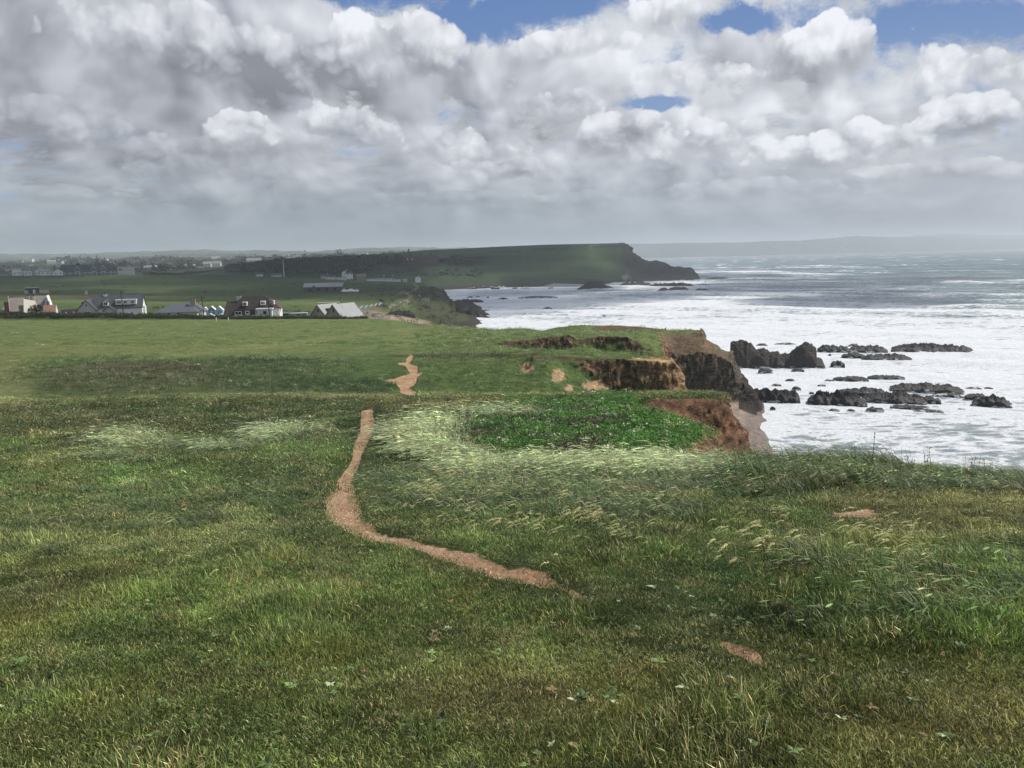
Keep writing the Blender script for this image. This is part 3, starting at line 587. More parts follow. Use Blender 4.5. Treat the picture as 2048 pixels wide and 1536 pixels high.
    bA = (TY > 101)*(TY < 105.9)*edge_band(U, V, eA, 5, 11); bB = (TY > 142)*(TY < 145)*edge_band(U, V, eB, 6, 14)
    st = np.maximum.reduce([st, nose, spur, bA, bB]); global SOIL; SOIL = st
    near = TY < 300
    soil = np.where(fbm(TX/1.2, TY/3+HH/0.7, 3, 81)[..., None] > 0.05, np.array((.215,.138,.080)), np.array((.125,.084,.054)))
    soil = paint(soil, 0.5*sst(0.1, 0.5, fbm(TX/0.6, HH/0.5, 3, 85)), (.38,.25,.12))
    col = np.where(near[..., None], col*(1-st[..., None])+soil*st[..., None], col)
    # grey bedrock low in the great cliff, brown shale above
    bed = st*near*sst(140, 146, TY)*sst(1325, 1345, U)
    bedc = paint(np.broadcast_to(np.array((.150,.105,.066)), col.shape), 1-sst(9.0, 11.5, HH+1.6*n_mid), (.098,.084,.068))
    bedc = paint(bedc, .5*sst(.05, .4, fbm(TX/3, HH/2.5+TY/4, 3, 91)), (.075,.085,.035))
    bedc = paint(bedc, 0.6*sst(0.15, 0.45, fbm((TX+HH)/1.3, (HH*1.5+TX*.4)/0.9, 3, 90)), (.17,.135,.095))
    col = col*(1-bed[..., None]) + bedc*bed[..., None]
    # grass hanging on the gentler parts of scarp A and B
    g = (1-np.maximum(bA, bB))*near*(TY > 60)*(TY < 150)*sst(0.0, 0.35, fbm(TX/5, (TY+HH)/4, 3, 95))*(1-sst(1240, 1330, U))
    col = paint(col, 0.85*g*st, (.045,.075,.022))
    col = paint(col, 0.75*np.maximum(bA, bB), (.060,.040,.026)); col = paint(col, spur*.8, (.085,.050,.036))
    # orange spine and tan scars
    sp = (TY > 88)*(TY < 118)
    col = paint(col, 0.75*sp*blob(U, V, 1335, 748, 34, 30, tilt=.5, wob=.8, seed=34, sx=14, sy=14), (.40,.26,.13))
    col = paint(col, 0.8*sp*blob(U, V, 1305, 722, 46, 4, tilt=.03, wob=.5, seed=35, sx=14, sy=8), (.46,.31,.17))
    for (a, b, ru, rv) in [(1055, 742, 12, 8), (1117, 755, 13, 12), (1190, 772, 26, 9), (1138, 778, 9, 7)]:
        col = paint(col, 0.9*(TY > 80)*(TY < 118)*blob(U, V, a, b, ru, rv, wob=.6, seed=a, sx=8, sy=8), (.40,.28,.17))
    # far low cliffs and headland cliffs
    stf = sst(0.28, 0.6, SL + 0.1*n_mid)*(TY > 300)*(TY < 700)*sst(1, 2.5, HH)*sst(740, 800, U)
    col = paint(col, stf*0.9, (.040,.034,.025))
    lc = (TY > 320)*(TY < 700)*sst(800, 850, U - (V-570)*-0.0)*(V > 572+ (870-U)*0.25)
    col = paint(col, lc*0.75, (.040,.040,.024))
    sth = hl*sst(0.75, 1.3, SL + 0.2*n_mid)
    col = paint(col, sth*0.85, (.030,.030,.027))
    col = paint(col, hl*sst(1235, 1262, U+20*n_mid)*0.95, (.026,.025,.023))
    col = paint(col, hl*blob(U, V, 1250, 555, 9, 5, wob=.9, sx=5, sy=5), (.16,.155,.145))
    # beach
    bch = (1-sst(1.9, 2.6, HH))*((TY > 46) & (U > 700)).astype(float)
    sand = np.broadcast_to(np.array((.33,.26,.21)), col.shape)
    sand = paint(sand, 1-sst(0.5, 1.1, HH+0.15*n_mid), (.20,.165,.145))
    sand = paint(sand, sst(0.1, 0.4, fbm(TX/4, TY/9, 4, 97))*(TY < 300)*0.8, (.13,.11,.10))
    sand = np.where(((TY > 700) | ((TY > 300) & (U > 868)))[..., None], np.array((.040,.034,.028)), sand)
    col = col*(1-bch[..., None])+sand*bch[..., None]
    # low rock platform at the foot of the great cliff
    plat = ((TY > 148) & (TY < 175) & (U > 1478) & (HH > 0.2))
    col = np.where(plat[..., None], np.array((.045,.040,.036)), col)
    col = np.where((TY < 48)[..., None], col*np.array((.85, .75, .75)), col)  # brown thatch under near turf, darkened too for the shade between blades
    return np.clip(col, 0.004, 0.9)
def pale_mask(U, V, TX, TY):
    B = lambda *a, **k: blob(U, V, *a, **k)
    arc = np.maximum.reduce([B(870, 880, 75, 40, tilt=-.1, seed=50), B(900, 915, 120, 26, tilt=.35, seed=51), B(1180, 938, 230, 17, tilt=-.02, seed=52),
        0.7*B(1000, 830, 110, 8, seed=53), B(1330, 940, 150, 18, seed=54)])
    left = np.maximum.reduce([B(265, 884, 70, 16, seed=55), B(585, 872, 95, 12, tilt=-.1, seed=56), 0.6*B(420, 896, 90, 8, seed=57), 0.5*B(250, 920, 90, 9, seed=58)])
    return np.clip(np.maximum(arc, left), 0, 1)*(TY < 60)

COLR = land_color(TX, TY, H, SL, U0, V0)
wob = fbm(TX*1.5/(1+TY/60), TY*1.5/(1+TY/60), 3, 66)*5
psd = np.maximum.reduce([poly_sd(U0, V0, p) for p in (PATH1, PATH2, PATCH3, PATCH4, PATCH5, PATCH6)])
soft = np.clip(60/TY, 1.2, 6)
PM = sst(-1, 1, (psd + 0.45*wob)/soft*0.6)
faint = np.maximum(sst(-3, 2, poly_sd(U0, V0, HUTPATH)), sst(-2, 2, poly_sd(U0, V0, HUTPATH2)))*(TY > 300)
COLR = paint(COLR, 0.75*faint, (.25,.21,.155))
# bare stony slope below the huts
COLR = paint(COLR, 0.9*blob(U0, V0, 752, 634, 70, 13, tilt=.12, wob=.2, seed=77)*(TY > 236)*(TY < 360), (.22,.18,.14))
COLR = paint(COLR, 0.9*blob(U0, V0, 800, 640, 60, 7, tilt=.1, wob=.3, seed=78)*(TY > 236)*(TY < 400)*(U0 > 780), (.33,.26,.20))
H = H - 0.05*PM*(TY < 60) - 0.25*PM*(TY > 60)

gm = ground_material('turf_soil_and_rock')
def add_path_layer(m):
    t = NT(m.node_tree); b = t.n['Principled BSDF']
    src = b.inputs['Base Color'].links[0].from_socket
    at = t.new('ShaderNodeAttribute', attribute_name='bare')
    sep = t.new('ShaderNodeSeparateColor'); t.put(sep.inputs[0], at.outputs['Color'])
    pos = t.new('ShaderNodeNewGeometry').outputs['Position']
    n = t.noise(pos, 6.0, 5, 0.65); n2 = t.noise(pos, 30.0, 4, 0.7); n3 = t.noise(pos, 1.1, 3, 0.5)
    f = t.ramp(t.math('ADD', sep.outputs[0], t.math('MULTIPLY', t.math('SUBTRACT', n, 0.5), 0.9)), 0.4, 0.6)
    c = t.mix(t.ramp(n3, 0.35, 0.65), (.35,.215,.122), (.46,.31,.19))
    c = t.mix(1.0, c, t.comb(*[t.ramp(n2, 0.3, 0.7, lo=.72, hi=1.25)]*3), 'MULTIPLY')
    t.put(b.inputs['Base Color'], t.mix(f, src, c))
add_path_layer(gm)
# steep faces are shoved about sideways too, so they break into ribs and hollows
kk = steep*land*(TY < 300)*sst(20, 60, TY)
far_k = sst(0.5, 1.1, SL)*land*(TY > 800)*7.0
DX = kk*(0.9*fbm(H/1.6, TX/2.2+TY/3, 4, 401)+.5*ridged(H/.8+3, TX/1.1, 2, 402)*.6) + far_k*fbm(H/6, TX/12, 4, 405)
DY = kk*(1.0*fbm(TX/1.7+9, H/1.3, 4, 403)+.5*fbm(TX/.6, H/.5, 2, 404)) + far_k*fbm(TX/9, H/5, 4, 406)
V3 = np.stack([TX+DX, TY+DY, H], -1).reshape(-1, 3)
pm3 = np.repeat(PM.reshape(-1, 1), 3, 1)
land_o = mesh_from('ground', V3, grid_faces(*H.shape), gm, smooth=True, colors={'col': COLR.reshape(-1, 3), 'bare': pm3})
tag(land_o, kind='structure')

# far hills
yh = np.geomspace(1150, 6500, 150); th = np.linspace(-1.05, 0.18, 420)
HH2 = field(HILLS, th, yh)
hx = th[None, :]*yh[:, None]; hy = np.broadcast_to(yh[:, None], HH2.shape)
HH2 = HH2 + fbm(hx/500, hy/900, 4, 120)*14*sst(1200, 1500, hy)*sst(-2, 5, HH2)
cell = fbm(hx/260, hy/420, 3, 121); hedge = sst(0.15, 0.4, ridged(hx/330, hy/600, 2, 122)-0.35)
trees = sst(0.15, 0.3, fbm(hx/130, hy/260, 4, 123) - 0.05 + 0.12*(1-sst(1500, 3000, hy)))
fc = paint(np.broadcast_to(np.array((.085,.125,.055)), HH2.shape+(3,)), sst(-.1, .3, cell), (.16,.19,.10))
fc = paint(fc, 0.7*sst(0.25, 0.4, fbm(hx/300, hy/500, 2, 124)), (.17,.155,.10))
fc = paint(fc, trees, (.025,.038,.020)); fc = paint(fc, 0.8*hedge, (.028,.040,.022))
HH2 = HH2 + (trees*7+hedge*5)*(0.6+0.6*fbm(hx/30, hy/60, 2, 125))*sst(2, 8, HH2)
far_o = mesh_from('far_hills', np.stack([hx, hy, HH2], -1).reshape(-1, 3), grid_faces(*HH2.shape), ground_material('far_hill_cover', 0.02), smooth=True, colors={'col': fc.reshape(-1, 3)})
tag(far_o, kind='structure')
# distant coast across the bay
yc = np.linspace(6200, 11500, 110); tc_ = np.linspace(0.05, 0.99, 420)
HC = field(COAST, tc_, yc)
cx = tc_[None, :]*yc[:, None]; cy = np.broadcast_to(yc[:, None], HC.shape)
HC = np.where(HC > 0, HC + fbm(cx/400, cy/700, 4, 130)*9 + ridged(cx/180, cy/500, 2, 131)*3, HC)
cc = paint(np.broadcast_to(np.array((.045,.055,.040)), HC.shape+(3,)), sst(-.1, .4, fbm(cx/300, cy/500, 3, 132)), (.075,.090,.055))
cst = mesh_from('distant_coast', np.stack([cx, cy, HC], -1).reshape(-1, 3), grid_faces(*HC.shape), ground_material('distant_coast_cover', 0.02), smooth=True, colors={'col': cc.reshape(-1, 3)})
tag(cst, kind='structure')

# ---------------------------------------------------------------- sea
ys = np.concatenate([np.linspace(24, 90, 40, endpoint=False), np.geomspace(90, 1500, 470, endpoint=False), np.geomspace(1500, 12500, 110)])
ts = np.concatenate([np.linspace(-0.7, -0.13, 30, endpoint=False), np.linspace(-0.13, 0.72, 520, endpoint=False), np.linspace(0.72, 0.99, 30)])
sx = ts[None, :]*ys[:, None]; sy = np.broadcast_to(ys[:, None], sx.shape).copy()
US, VS = proj(sx, sy, sx*0)
dirx, diry = -0.55, -0.83
w = sx*dirx+sy*diry; c_ = sx*diry-sy*dirx
wz = 0; crest = 0
for (lam, A, sd_, y0) in [(120, 2.6, 1, 350), (56, 1.2, 2, 220), (25, 0.75, 3, 80), (11, 0.28, 4, 50)]:
    ph = w/lam*2*math.pi + 3.4*fbm(sx/(lam*3.6), sy/(lam*3.6), 3, 140+sd_)
    am = A*np.clip(0.55+1.4*fbm(c_/(lam*2.0), w/(lam*1.5), 2, 150+sd_), 0, 1.6)
    prof = (np.sin(ph)+1)/2; prof = prof**2.0
    fade = sst(y0*0.5, y0*2.2, sy)*(1-sst(lam*60, lam*140, sy))
    wz = wz + am*prof*fade; crest = crest + ((am/A)*prof**3-.16)*fade*[1.15, .85, .45, .15][sd_-1]
wz = wz + fbm(sx/5, sy/5, 4, 160)*0.22*(1-sst(500, 1200, sy)) + fbm(sx/40, sy/40, 3, 161)*0.35*(1-sst(1500, 3000, sy))
wz *= sst(100, 260, sy)*0.8+0.2
wz *= 1-0.75*blob(US, VS, 1000, 590, 200, 30)
SZ = wz - 0.25
# foam cover 0..1
off = (US-1030)/1000.0
fv = np.interp(VS, [490, 505, 520, 535, 548, 560, 580, 600, 625, 650, 700, 800, 950], [.22, .22, .25, .31, .40, .49, .58, .62, .67, .76, .77, .76, .72])
shift = np.interp(US, [870, 1250, 1500, 1800, 2050], [0, 0.0, -0.02, -0.10, -0.15])
foam = fv + shift*(1-sst(600, 720, VS)) + 0.16*fbm(sx/60, sy/90, 4, 170)
foam += 0.05*fbm(sx/14, sy/20, 3, 171)
foam -= 0.11*blob(US, VS, 1950, 860, 330, 75, wob=.4, seed=60, sx=90, sy=30)
foam -= 0.10*blob(US, VS, 1560, 900, 120, 30, wob=.4, seed=61)
foam += 0.10*blob(US, VS, 1530, 860, 45, 60, wob=.4, seed=62)
foam += 0.10*blob(US, VS, 1010, 600, 170, 28, seed=63)
foam += crest*0.34
foam = np.clip(foam, 0, 1.3)
sm = bpy.data.materials.new('foaming_sea_water'); sm.use_nodes = True
t = NT(sm.node_tree); b = t.n['Principled BSDF']
pos = t.new('ShaderNodeNewGeometry').outputs['Position']
at = t.new('ShaderNodeAttribute', attribute_name='foam'); sep = t.new('ShaderNodeSeparateColor'); t.put(sep.inputs[0], at.outputs['Color'])
mp = t.new('ShaderNodeMapping'); t.put(mp.inputs[0], pos); mp.inputs['Rotation'].default_value = (0, 0, R(-33)); mp.inputs['Scale'].default_value = (0.75, 1.5, 1)
wv = t.vmath('ADD', mp.outputs[0], t.vmath('SCALE', t.noise(pos, 0.05, 3, 0.5, out='Color'), None, 14))
n_lace = t.noise(wv, 0.35, 8, 0.68)
n_big = t.noise(wv, 0.05, 6, 0.6)
n_str = t.noise(mp.outputs[0], 2.2, 6, 0.7)
vor = t.new('ShaderNodeTexVoronoi', feature='DISTANCE_TO_EDGE'); vor.inputs['Scale'].default_value = 0.22
t.put(vor.inputs['Vector'], t.vmath('ADD', wv, t.vmath('SCALE', t.noise(pos, 0.6, 4, 0.6, out='Color'), None, 3.0)))
lace = t.math('SUBTRACT', 1.0, t.ramp(vor.outputs['Distance'], 0.0, 0.35, smooth=False))
k = t.math('ADD', t.math('MULTIPLY', n_lace, 0.42), t.math('ADD', t.math('MULTIPLY', n_big, 0.33), t.math('MULTIPLY', n_str, 0.15)))
k = t.math('ADD', k, t.math('MULTIPLY', lace, 0.12))
ff = t.math('ADD', t.math('SUBTRACT', sep.outputs[0], 0.5), t.math('MULTIPLY', t.math('SUBTRACT', k, 0.51), 2.1))
fm = t.ramp(ff, -0.06, 0.16)
thin = t.ramp(ff, -0.35, 0.05)
water = t.mix(t.ramp(n_big, 0.35, 0.65), (.030,.075,.080), (.055,.105,.112))
water = t.mix(t.math('MULTIPLY', thin, 0.75), water, (.26,.34,.36))
water = t.mix(t.ramp(sep.outputs[0], 0.5, 0.8), water, (.47, .52, .55))
foamc = t.mix(t.ramp(n_str, 0.3, 0.6), (.50,.54,.57), (.82,.84,.86))
t.put(b.inputs['Base Color'], t.mix(fm, water, foamc))
t.put(b.inputs['Roughness'], t.math('ADD', t.math('MULTIPLY', fm, 0.55), 0.3))
b.inputs['IOR'].default_value = 1.33
bn = t.new('ShaderNodeBump'); bn.inputs['Strength'].default_value = 0.9; bn.inputs['Distance'].default_value = 0.6
hh = t.math('ADD', t.math('MULTIPLY', n_lace, 1.3), t.math('ADD', t.math('MULTIPLY', n_str, 0.35), t.math('MULTIPLY', fm, 0.25)))
t.put(bn.inputs['Height'], hh); t.put(b.inputs['Normal'], bn.outputs[0])
sea_o = mesh_from('sea', np.stack([sx, sy, SZ], -1).reshape(-1, 3), grid_faces(*sx.shape), sm, smooth=True, colors={'foam': np.repeat(foam.reshape(-1, 1), 3, 1)})
tag(sea_o, kind='structure')


# ---------------------------------------------------------------- haze: one closed box of thin air round everything
def build_haze():
    x0, x1, y0, y1, z0, z1 = -9000, 12500, -400, 13000, -4.5, 175
    V = [(x, y, z) for z in (z0, z1) for y in (y0, y1) for x in (x0, x1)]
    F = [(0,2,3,1),(4,5,7,6),(0,1,5,4),(2,6,7,3),(0,4,6,2),(1,3,7,5)]
    m = bpy.data.materials.new('thin_haze'); m.use_nodes = True
    t = NT(m.node_tree)
    for n in list(t.n): t.n.remove(n)
    o = t.new('ShaderNodeOutputMaterial'); pv = t.new('ShaderNodeVolumePrincipled')
    pv.inputs['Color'].default_value = (0.86, 0.93, 1.0, 1); pv.inputs['Density'].default_value = HAZE_D
    pv.inputs['Anisotropy'].default_value = 0.2
    t.put(o.inputs['Volume'], pv.outputs[0])
    h = mesh_from('haze', V, F, m); tag(h, kind='stuff', label='thin grey sea haze filling the air over the bay')
HAZE_D = 0.00016
build_haze()

# ---------------------------------------------------------------- unseen low cumulus above the frame, placed to shade the headland and bay
def build_shade_cloud(name, cx_, cy_, cz_, rx, ry, n, label, seed):
    r_ = random.Random(seed)
    m = MATS.get('shade_cloud')
    if m is None:
        m = bpy.data.materials.new('shade_cloud_vapour'); m.use_nodes = True; MATS['shade_cloud'] = m
        t = NT(m.node_tree); out = t.n['Material Output']; t.n.remove(t.n['Principled BSDF'])
        df = t.new('ShaderNodeBsdfDiffuse'); df.inputs[0].default_value = (.9, .9, .9, 1)
        tl = t.new('ShaderNodeBsdfTranslucent'); tl.inputs[0].default_value = (.8, .8, .8, 1)
        mx = t.new('ShaderNodeMixShader'); mx.inputs[0].default_value = .35; t.put(mx.inputs[1], df.outputs[0]); t.put(mx.inputs[2], tl.outputs[0])
        tr = t.new('ShaderNodeBsdfTransparent'); lw = t.new('ShaderNodeLayerWeight'); lw.inputs[0].default_value = .5
        a = t.ramp(lw.outputs['Facing'], 0.25, 0.95, lo=0.34, hi=0.0)
        m2 = t.new('ShaderNodeMixShader'); t.put(m2.inputs[0], a); t.put(m2.inputs[1], tr.outputs[0]); t.put(m2.inputs[2], mx.outputs[0]); t.put(out.inputs['Surface'], m2.outputs[0])
    bm = bmesh.new(); bmesh.ops.create_icosphere(bm, subdivisions=2, radius=1.0)
    base = np.array([v.co[:] for v in bm.verts]); faces = [[v.index for v in f.verts] for f in bm.faces]; bm.free()
    V = []; F = []
    for k in range(n):
        a = r_.uniform(0, 6.283); q = math.sqrt(r_.random()); R_ = r_.uniform(.13, .26)*min(rx, ry)*(1.15-.5*q)
        c = np.array([math.cos(a)*q*rx, math.sin(a)*q*ry, r_.uniform(0, .5)*R_])
        v = base*(R_, R_, R_*.55)*(1+.16*fbm(base[:, :1]*2+k, base[:, 1:2]*2+base[:, 2:3], 2, k)) + c
        F += [[i+len(V) for i in f] for f in faces]; V += v.tolist()
    o = mesh_from(name, V, F, m, smooth=True); o.location = (cx_, cy_, cz_); tag(o, label, kind='stuff'); return o
build_shade_cloud('shade_cloud', 340, 960, 600, 560, 420, 120, 'broad low cumulus added out of view to shade the headland and village', 3)
build_shade_cloud('shade_cloud', 1120, 960, 620, 330, 300, 20, 'smaller cumulus added out of view to shade the outer bay', 5)

# ---------------------------------------------------------------- vegetation
def gz(x, y, A=None):
    A = H if A is None else A
    tt = x/np.maximum(y, 0.8)
    fi = np.interp(y, yg, np.arange(len(yg))); fj = np.interp(tt, tg, np.arange(len(tg)))
    i = np.clip(fi.astype(int), 0, len(yg)-2); j = np.clip(fj.astype(int), 0, len(tg)-2)
    a = fi-i; b = fj-j
    if A.ndim == 3: a = a[:, None]; b = b[:, None]
    return A[i, j]*(1-a)*(1-b)+A[i+1, j]*a*(1-b)+A[i, j+1]*(1-a)*b+A[i+1, j+1]*a*b

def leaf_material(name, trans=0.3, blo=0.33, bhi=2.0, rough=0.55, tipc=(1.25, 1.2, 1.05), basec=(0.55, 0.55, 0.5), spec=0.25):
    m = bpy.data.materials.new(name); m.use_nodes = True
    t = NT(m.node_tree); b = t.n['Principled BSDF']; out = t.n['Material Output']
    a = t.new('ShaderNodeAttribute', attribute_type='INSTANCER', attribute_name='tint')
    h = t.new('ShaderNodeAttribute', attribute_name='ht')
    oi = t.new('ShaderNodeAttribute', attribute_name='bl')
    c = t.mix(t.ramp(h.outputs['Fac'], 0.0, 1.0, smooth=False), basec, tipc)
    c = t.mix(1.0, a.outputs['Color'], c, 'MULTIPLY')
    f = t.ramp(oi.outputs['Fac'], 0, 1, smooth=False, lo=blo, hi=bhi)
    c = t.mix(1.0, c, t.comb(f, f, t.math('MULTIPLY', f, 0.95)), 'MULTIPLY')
    t.put(b.inputs['Base Color'], c); b.inputs['Roughness'].default_value = rough
    b.inputs['Specular IOR Level'].default_value = spec
    tr = t.new('ShaderNodeBsdfTranslucent'); t.put(tr.inputs[0], c)
    mx = t.new('ShaderNodeMixShader'); mx.inputs[0].default_value = trans
    t.put(mx.inputs[1], b.outputs[0]); t.put(mx.inputs[2], tr.outputs[0]); t.put(out.inputs['Surface'], mx.outputs[0])
    return m

class Tuft:
    def __init__(s): s.V = []; s.F = []; s.h = []; s.b = []
    def blade(s, p, height, width, lean, az, segs=3, h0=0.0, h1=1.0, flat=None, droop=1.0, prof=None):
        """a ribbon rising from p and bending towards az"""
        n0 = len(s.V); bl = random.random()**2.4
        sa = az + math.pi/2 if flat is None else flat
        sx_, sy_ = math.cos(sa)*width/2, math.sin(sa)*width/2
        x, y, z = p; ang = 0.12
        L = height/segs
        for i in range(segs+1):
            f = i/segs
            w_ = (1-f**1.6) if prof is None else prof[i]
            s.V.append((x-sx_*w_, y-sy_*w_, z)); s.V.append((x+sx_*w_, y+sy_*w_, z))
            s.h += [h0+(h1-h0)*f]*2; s.b += [bl]*2
            ang = lean*(f+0.5/segs)**droop
            x += math.sin(ang)*math.cos(az)*L; y += math.sin(ang)*math.sin(az)*L; z += math.cos(ang)*L
        for i in range(segs):
            a = n0+2*i; s.F.append((a, a+1, a+3, a+2))
        return (x, y, z)
    def leaf(s, p, length, width, az, tilt, fold=0.25):
        n0 = len(s.V); bl = random.random()
        d = Vector((math.cos(az)*math.cos(tilt), math.sin(az)*math.cos(tilt), math.sin(tilt)))
        sd_ = Vector((-math.sin(az), math.cos(az), 0)); up = d.cross(sd_)*-1
        q = Vector(p)
        pts = [q, q+d*length*.4+sd_*width/2+up*fold*width*.3, q+d*length*.45, q+d*length*.4-sd_*width/2+up*fold*width*.3, q+d*length-Vector((0, 0, length*.15))]
        s.V += [tuple(v) for v in pts]; s.h += [0.4, .8, .7, .8, 1.0]; s.b += [bl]*5
        s.F += [(n0, n0+2, n0+1), (n0, n0+3, n0+2), (n0+1, n0+2, n0+4), (n0+2, n0+3, n0+4)]
    def obj(s, name, mat):
        me = bpy.data.meshes.new(name); me.from_pydata(s.V, [], s.F)
        for nm, arr in (('ht', s.h), ('bl', s.b)):
            a = me.attributes.new(nm, 'FLOAT', 'POINT'); a.data.foreach_set('value', np.array(arr, np.float32))
        me.materials.append(mat)
        return bpy.data.objects.new(name, me)
WIND = math.pi*0.97   # the wind blows off the sea, to the left
def g(mu, s): return random.gauss(mu, s)
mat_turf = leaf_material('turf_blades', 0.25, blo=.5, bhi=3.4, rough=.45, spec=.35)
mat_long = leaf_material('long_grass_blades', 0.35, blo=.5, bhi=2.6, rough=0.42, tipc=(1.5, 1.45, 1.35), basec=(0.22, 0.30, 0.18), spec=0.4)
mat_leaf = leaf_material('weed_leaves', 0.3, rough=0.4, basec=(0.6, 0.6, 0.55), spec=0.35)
def tuft_short(n=28, r=0.11, h=0.040, w=0.0046, lean=1.5, spread=1.5):
    T = Tuft()
    for _ in range(n):
        a = random.uniform(0, 6.283); q = r*math.sqrt(random.random())
        T.blade((q*math.cos(a), q*math.sin(a), -0.008), abs(g(h, h*.35))+.012, w*random.uniform(.7, 1.4), random.uniform(.2, 1)*lean, g(WIND, spread), 2, flat=random.uniform(0, 6.28))
    return T
def tuft_long(n=34, r=0.16, h=0.34, w=0.005, heads=0.5, lean=1.5):
    T = Tuft()
    for _ in range(n):
        a = random.uniform(0, 6.283); q = r*math.sqrt(random.random()); az = g(WIND, .75)
        hh = abs(g(h, h*.25))
        e = T.blade((q*math.cos(a), q*math.sin(a), -0.02), hh, w*random.uniform(.6, 1.2), g(lean, .45), az, 4, h1=.75, flat=random.uniform(0, 6.28))
        if random.random() < heads:
            n0 = len(T.V)
            T.blade(e, hh*random.uniform(.2, .32), w*2.3, 0.5, az, 3, h0=1.0, h1=1.25, flat=az+math.pi/2+g(0, .6), prof=[.3, 1, .9, .1])
            for k in range(n0, len(T.V)):   # lay the head along the wind, drooping
                x, y, z = T.V[k]; dx = x-e[0]; dy = y-e[1]; dz = z-e[2]
                T.V[k] = (e[0]+dz*math.cos(az)*.95+dx*.3-math.sin(az)*0*dy, e[1]+dz*math.sin(az)*.95+dy, e[2]-dz*.22+dx*.1)
    return T
def tuft_stem(k=3, h=0.38):
    T = Tuft()
    for _ in range(k):
        az = g(WIND, .3); p = (g(0, .05), g(0, .05), 0); hh = g(h, .06)
        e = T.blade(p, hh, .0045, 1.45, az, 5, h1=.7, flat=az+1.57, prof=[1, .9, .8, .8, .8, .8])
        n = 12; L = random.uniform(.09, .14)
        for i in range(n):
            f = i/n; q = (e[0]+math.cos(az)*L*f, e[1]+math.sin(az)*L*f, e[2]-L*f*f*.5)
            for s_ in (-1, 1): T.leaf(q, .045*(1-.4*f), .006, az+s_*g(.4, .1), g(.15, .2))
    for i in range(len(T.h)): T.h[i] = T.h[i]
    return T
def tuft_weed(n=26, r=.22, h=.2, L=.12, w=.07):
    T = Tuft()
    for _ in range(n):
        a = random.uniform(0, 6.283); q = r*math.sqrt(random.random()); hz = h*(1-(q/r)**2*.6)*random.uniform(.4, 1.1)
        T.leaf((q*math.cos(a), q*math.sin(a), hz), L*random.uniform(.6, 1.2), w*random.uniform(.6, 1.2), a+g(0, .8), g(.25, .4))
    return T
def tuft_flat(n=8, L=.05, w=.022):
    T = Tuft()
    for i in range(n): T.leaf((0, 0, .012), L*random.uniform(.6, 1.2), w*random.uniform(.7, 1.2), i*6.283/n+g(0, .3), g(.3, .25))
    return T
def tuft_thistle(n=5, h=.55):
    T = Tuft()
    for _ in range(n):
        p = (g(0, .16), g(0, .16), -.03); hh = abs(g(h, .14))+.1; az = g(WIND, .8)
        T.blade(p, hh, .018, .35, az, 2, h0=.3, h1=.7, flat=random.uniform(0, 3), prof=[1, .8, .6])
        for i in range(9):
            f = random.uniform(.2, 1); T.leaf((p[0]+math.cos(az)*hh*f*f*.2, p[1]+math.sin(az)*hh*f*f*.2, hh*f*.95), random.uniform(.07, .15), .035, random.uniform(0, 6.28), g(.3, .3))
    return T

def scatter(name, x, y, scale, kinds, tint, protos, label, zoff=0.0, rotj=0.35, vscale=None, A=None):
    N = len(x); z = gz(x, y, A)+zoff
    me = bpy.data.meshes.new(name); me.vertices.add(N)
    me.vertices.foreach_set('co', np.stack([x, y, z], -1).astype(np.float32).ravel())
    def att(nm, typ, key, arr):
        a = me.attributes.new(nm, typ, 'POINT'); a.data.foreach_set(key, arr.ravel())
    rot = np.zeros((N, 3), np.float32); rot[:, 2] = rng.normal(0, rotj, N) if rotj < 3 else rng.uniform(0, 6.28, N)
    rot[:, 0] = rng.normal(0, .08, N); rot[:, 1] = rng.normal(0, .08, N)
    att('rot', 'FLOAT_VECTOR', 'vector', rot)
    sc = np.repeat(np.asarray(scale, np.float32)[:, None], 3, 1)
    sc[:, 2] = sc[:, 0] if vscale is None else vscale
    att('scl', 'FLOAT_VECTOR', 'vector', sc)
    att('idx', 'INT', 'value', np.asarray(kinds, np.int32))
    c = np.ones((N, 4), np.float32); c[:, :3] = np.clip(tint, 0.003, 1); att('tint', 'FLOAT_COLOR', 'color', c)
    o = bpy.data.objects.new(name, me); COL.objects.link(o); tag(o, label=label, kind='stuff')
    pc = bpy.data.collections.new(name+'_sprigs')
    for q in protos: pc.objects.link(q)
    ng = bpy.data.node_groups.new(name, 'GeometryNodeTree')
    ng.interface.new_socket('Geometry', in_out='INPUT', socket_type='NodeSocketGeometry')
    ng.interface.new_socket('Geometry', in_out='OUTPUT', socket_type='NodeSocketGeometry')
    n = ng.nodes; l = ng.links
    gi = n.new('NodeGroupInput'); go = n.new('NodeGroupOutput')
    iop = n.new('GeometryNodeInstanceOnPoints'); ci = n.new('GeometryNodeCollectionInfo')
    ci.inputs['Collection'].default_value = pc; ci.inputs['Separate Children'].default_value = True; ci.inputs['Reset Children'].default_value = True
    def na(nm, typ):
        q = n.new('GeometryNodeInputNamedAttribute'); q.data_type = typ; q.inputs['Name'].default_value = nm
        return q.outputs['Attribute']
    e2r = n.new('FunctionNodeEulerToRotation'); l.new(na('rot', 'FLOAT_VECTOR'), e2r.inputs[0])
    l.new(gi.outputs[0], iop.inputs['Points']); l.new(ci.outputs[0], iop.inputs['Instance'])
    iop.inputs['Pick Instance'].default_value = True
    l.new(na('idx', 'INT'), iop.inputs['Instance Index']); l.new(e2r.outputs[0], iop.inputs['Rotation']); l.new(na('scl', 'FLOAT_VECTOR'), iop.inputs['Scale'])
    l.new(iop.outputs[0], go.inputs[0])
    md = o.modifiers.new('scatter', 'NODES'); md.node_group = ng
    return o
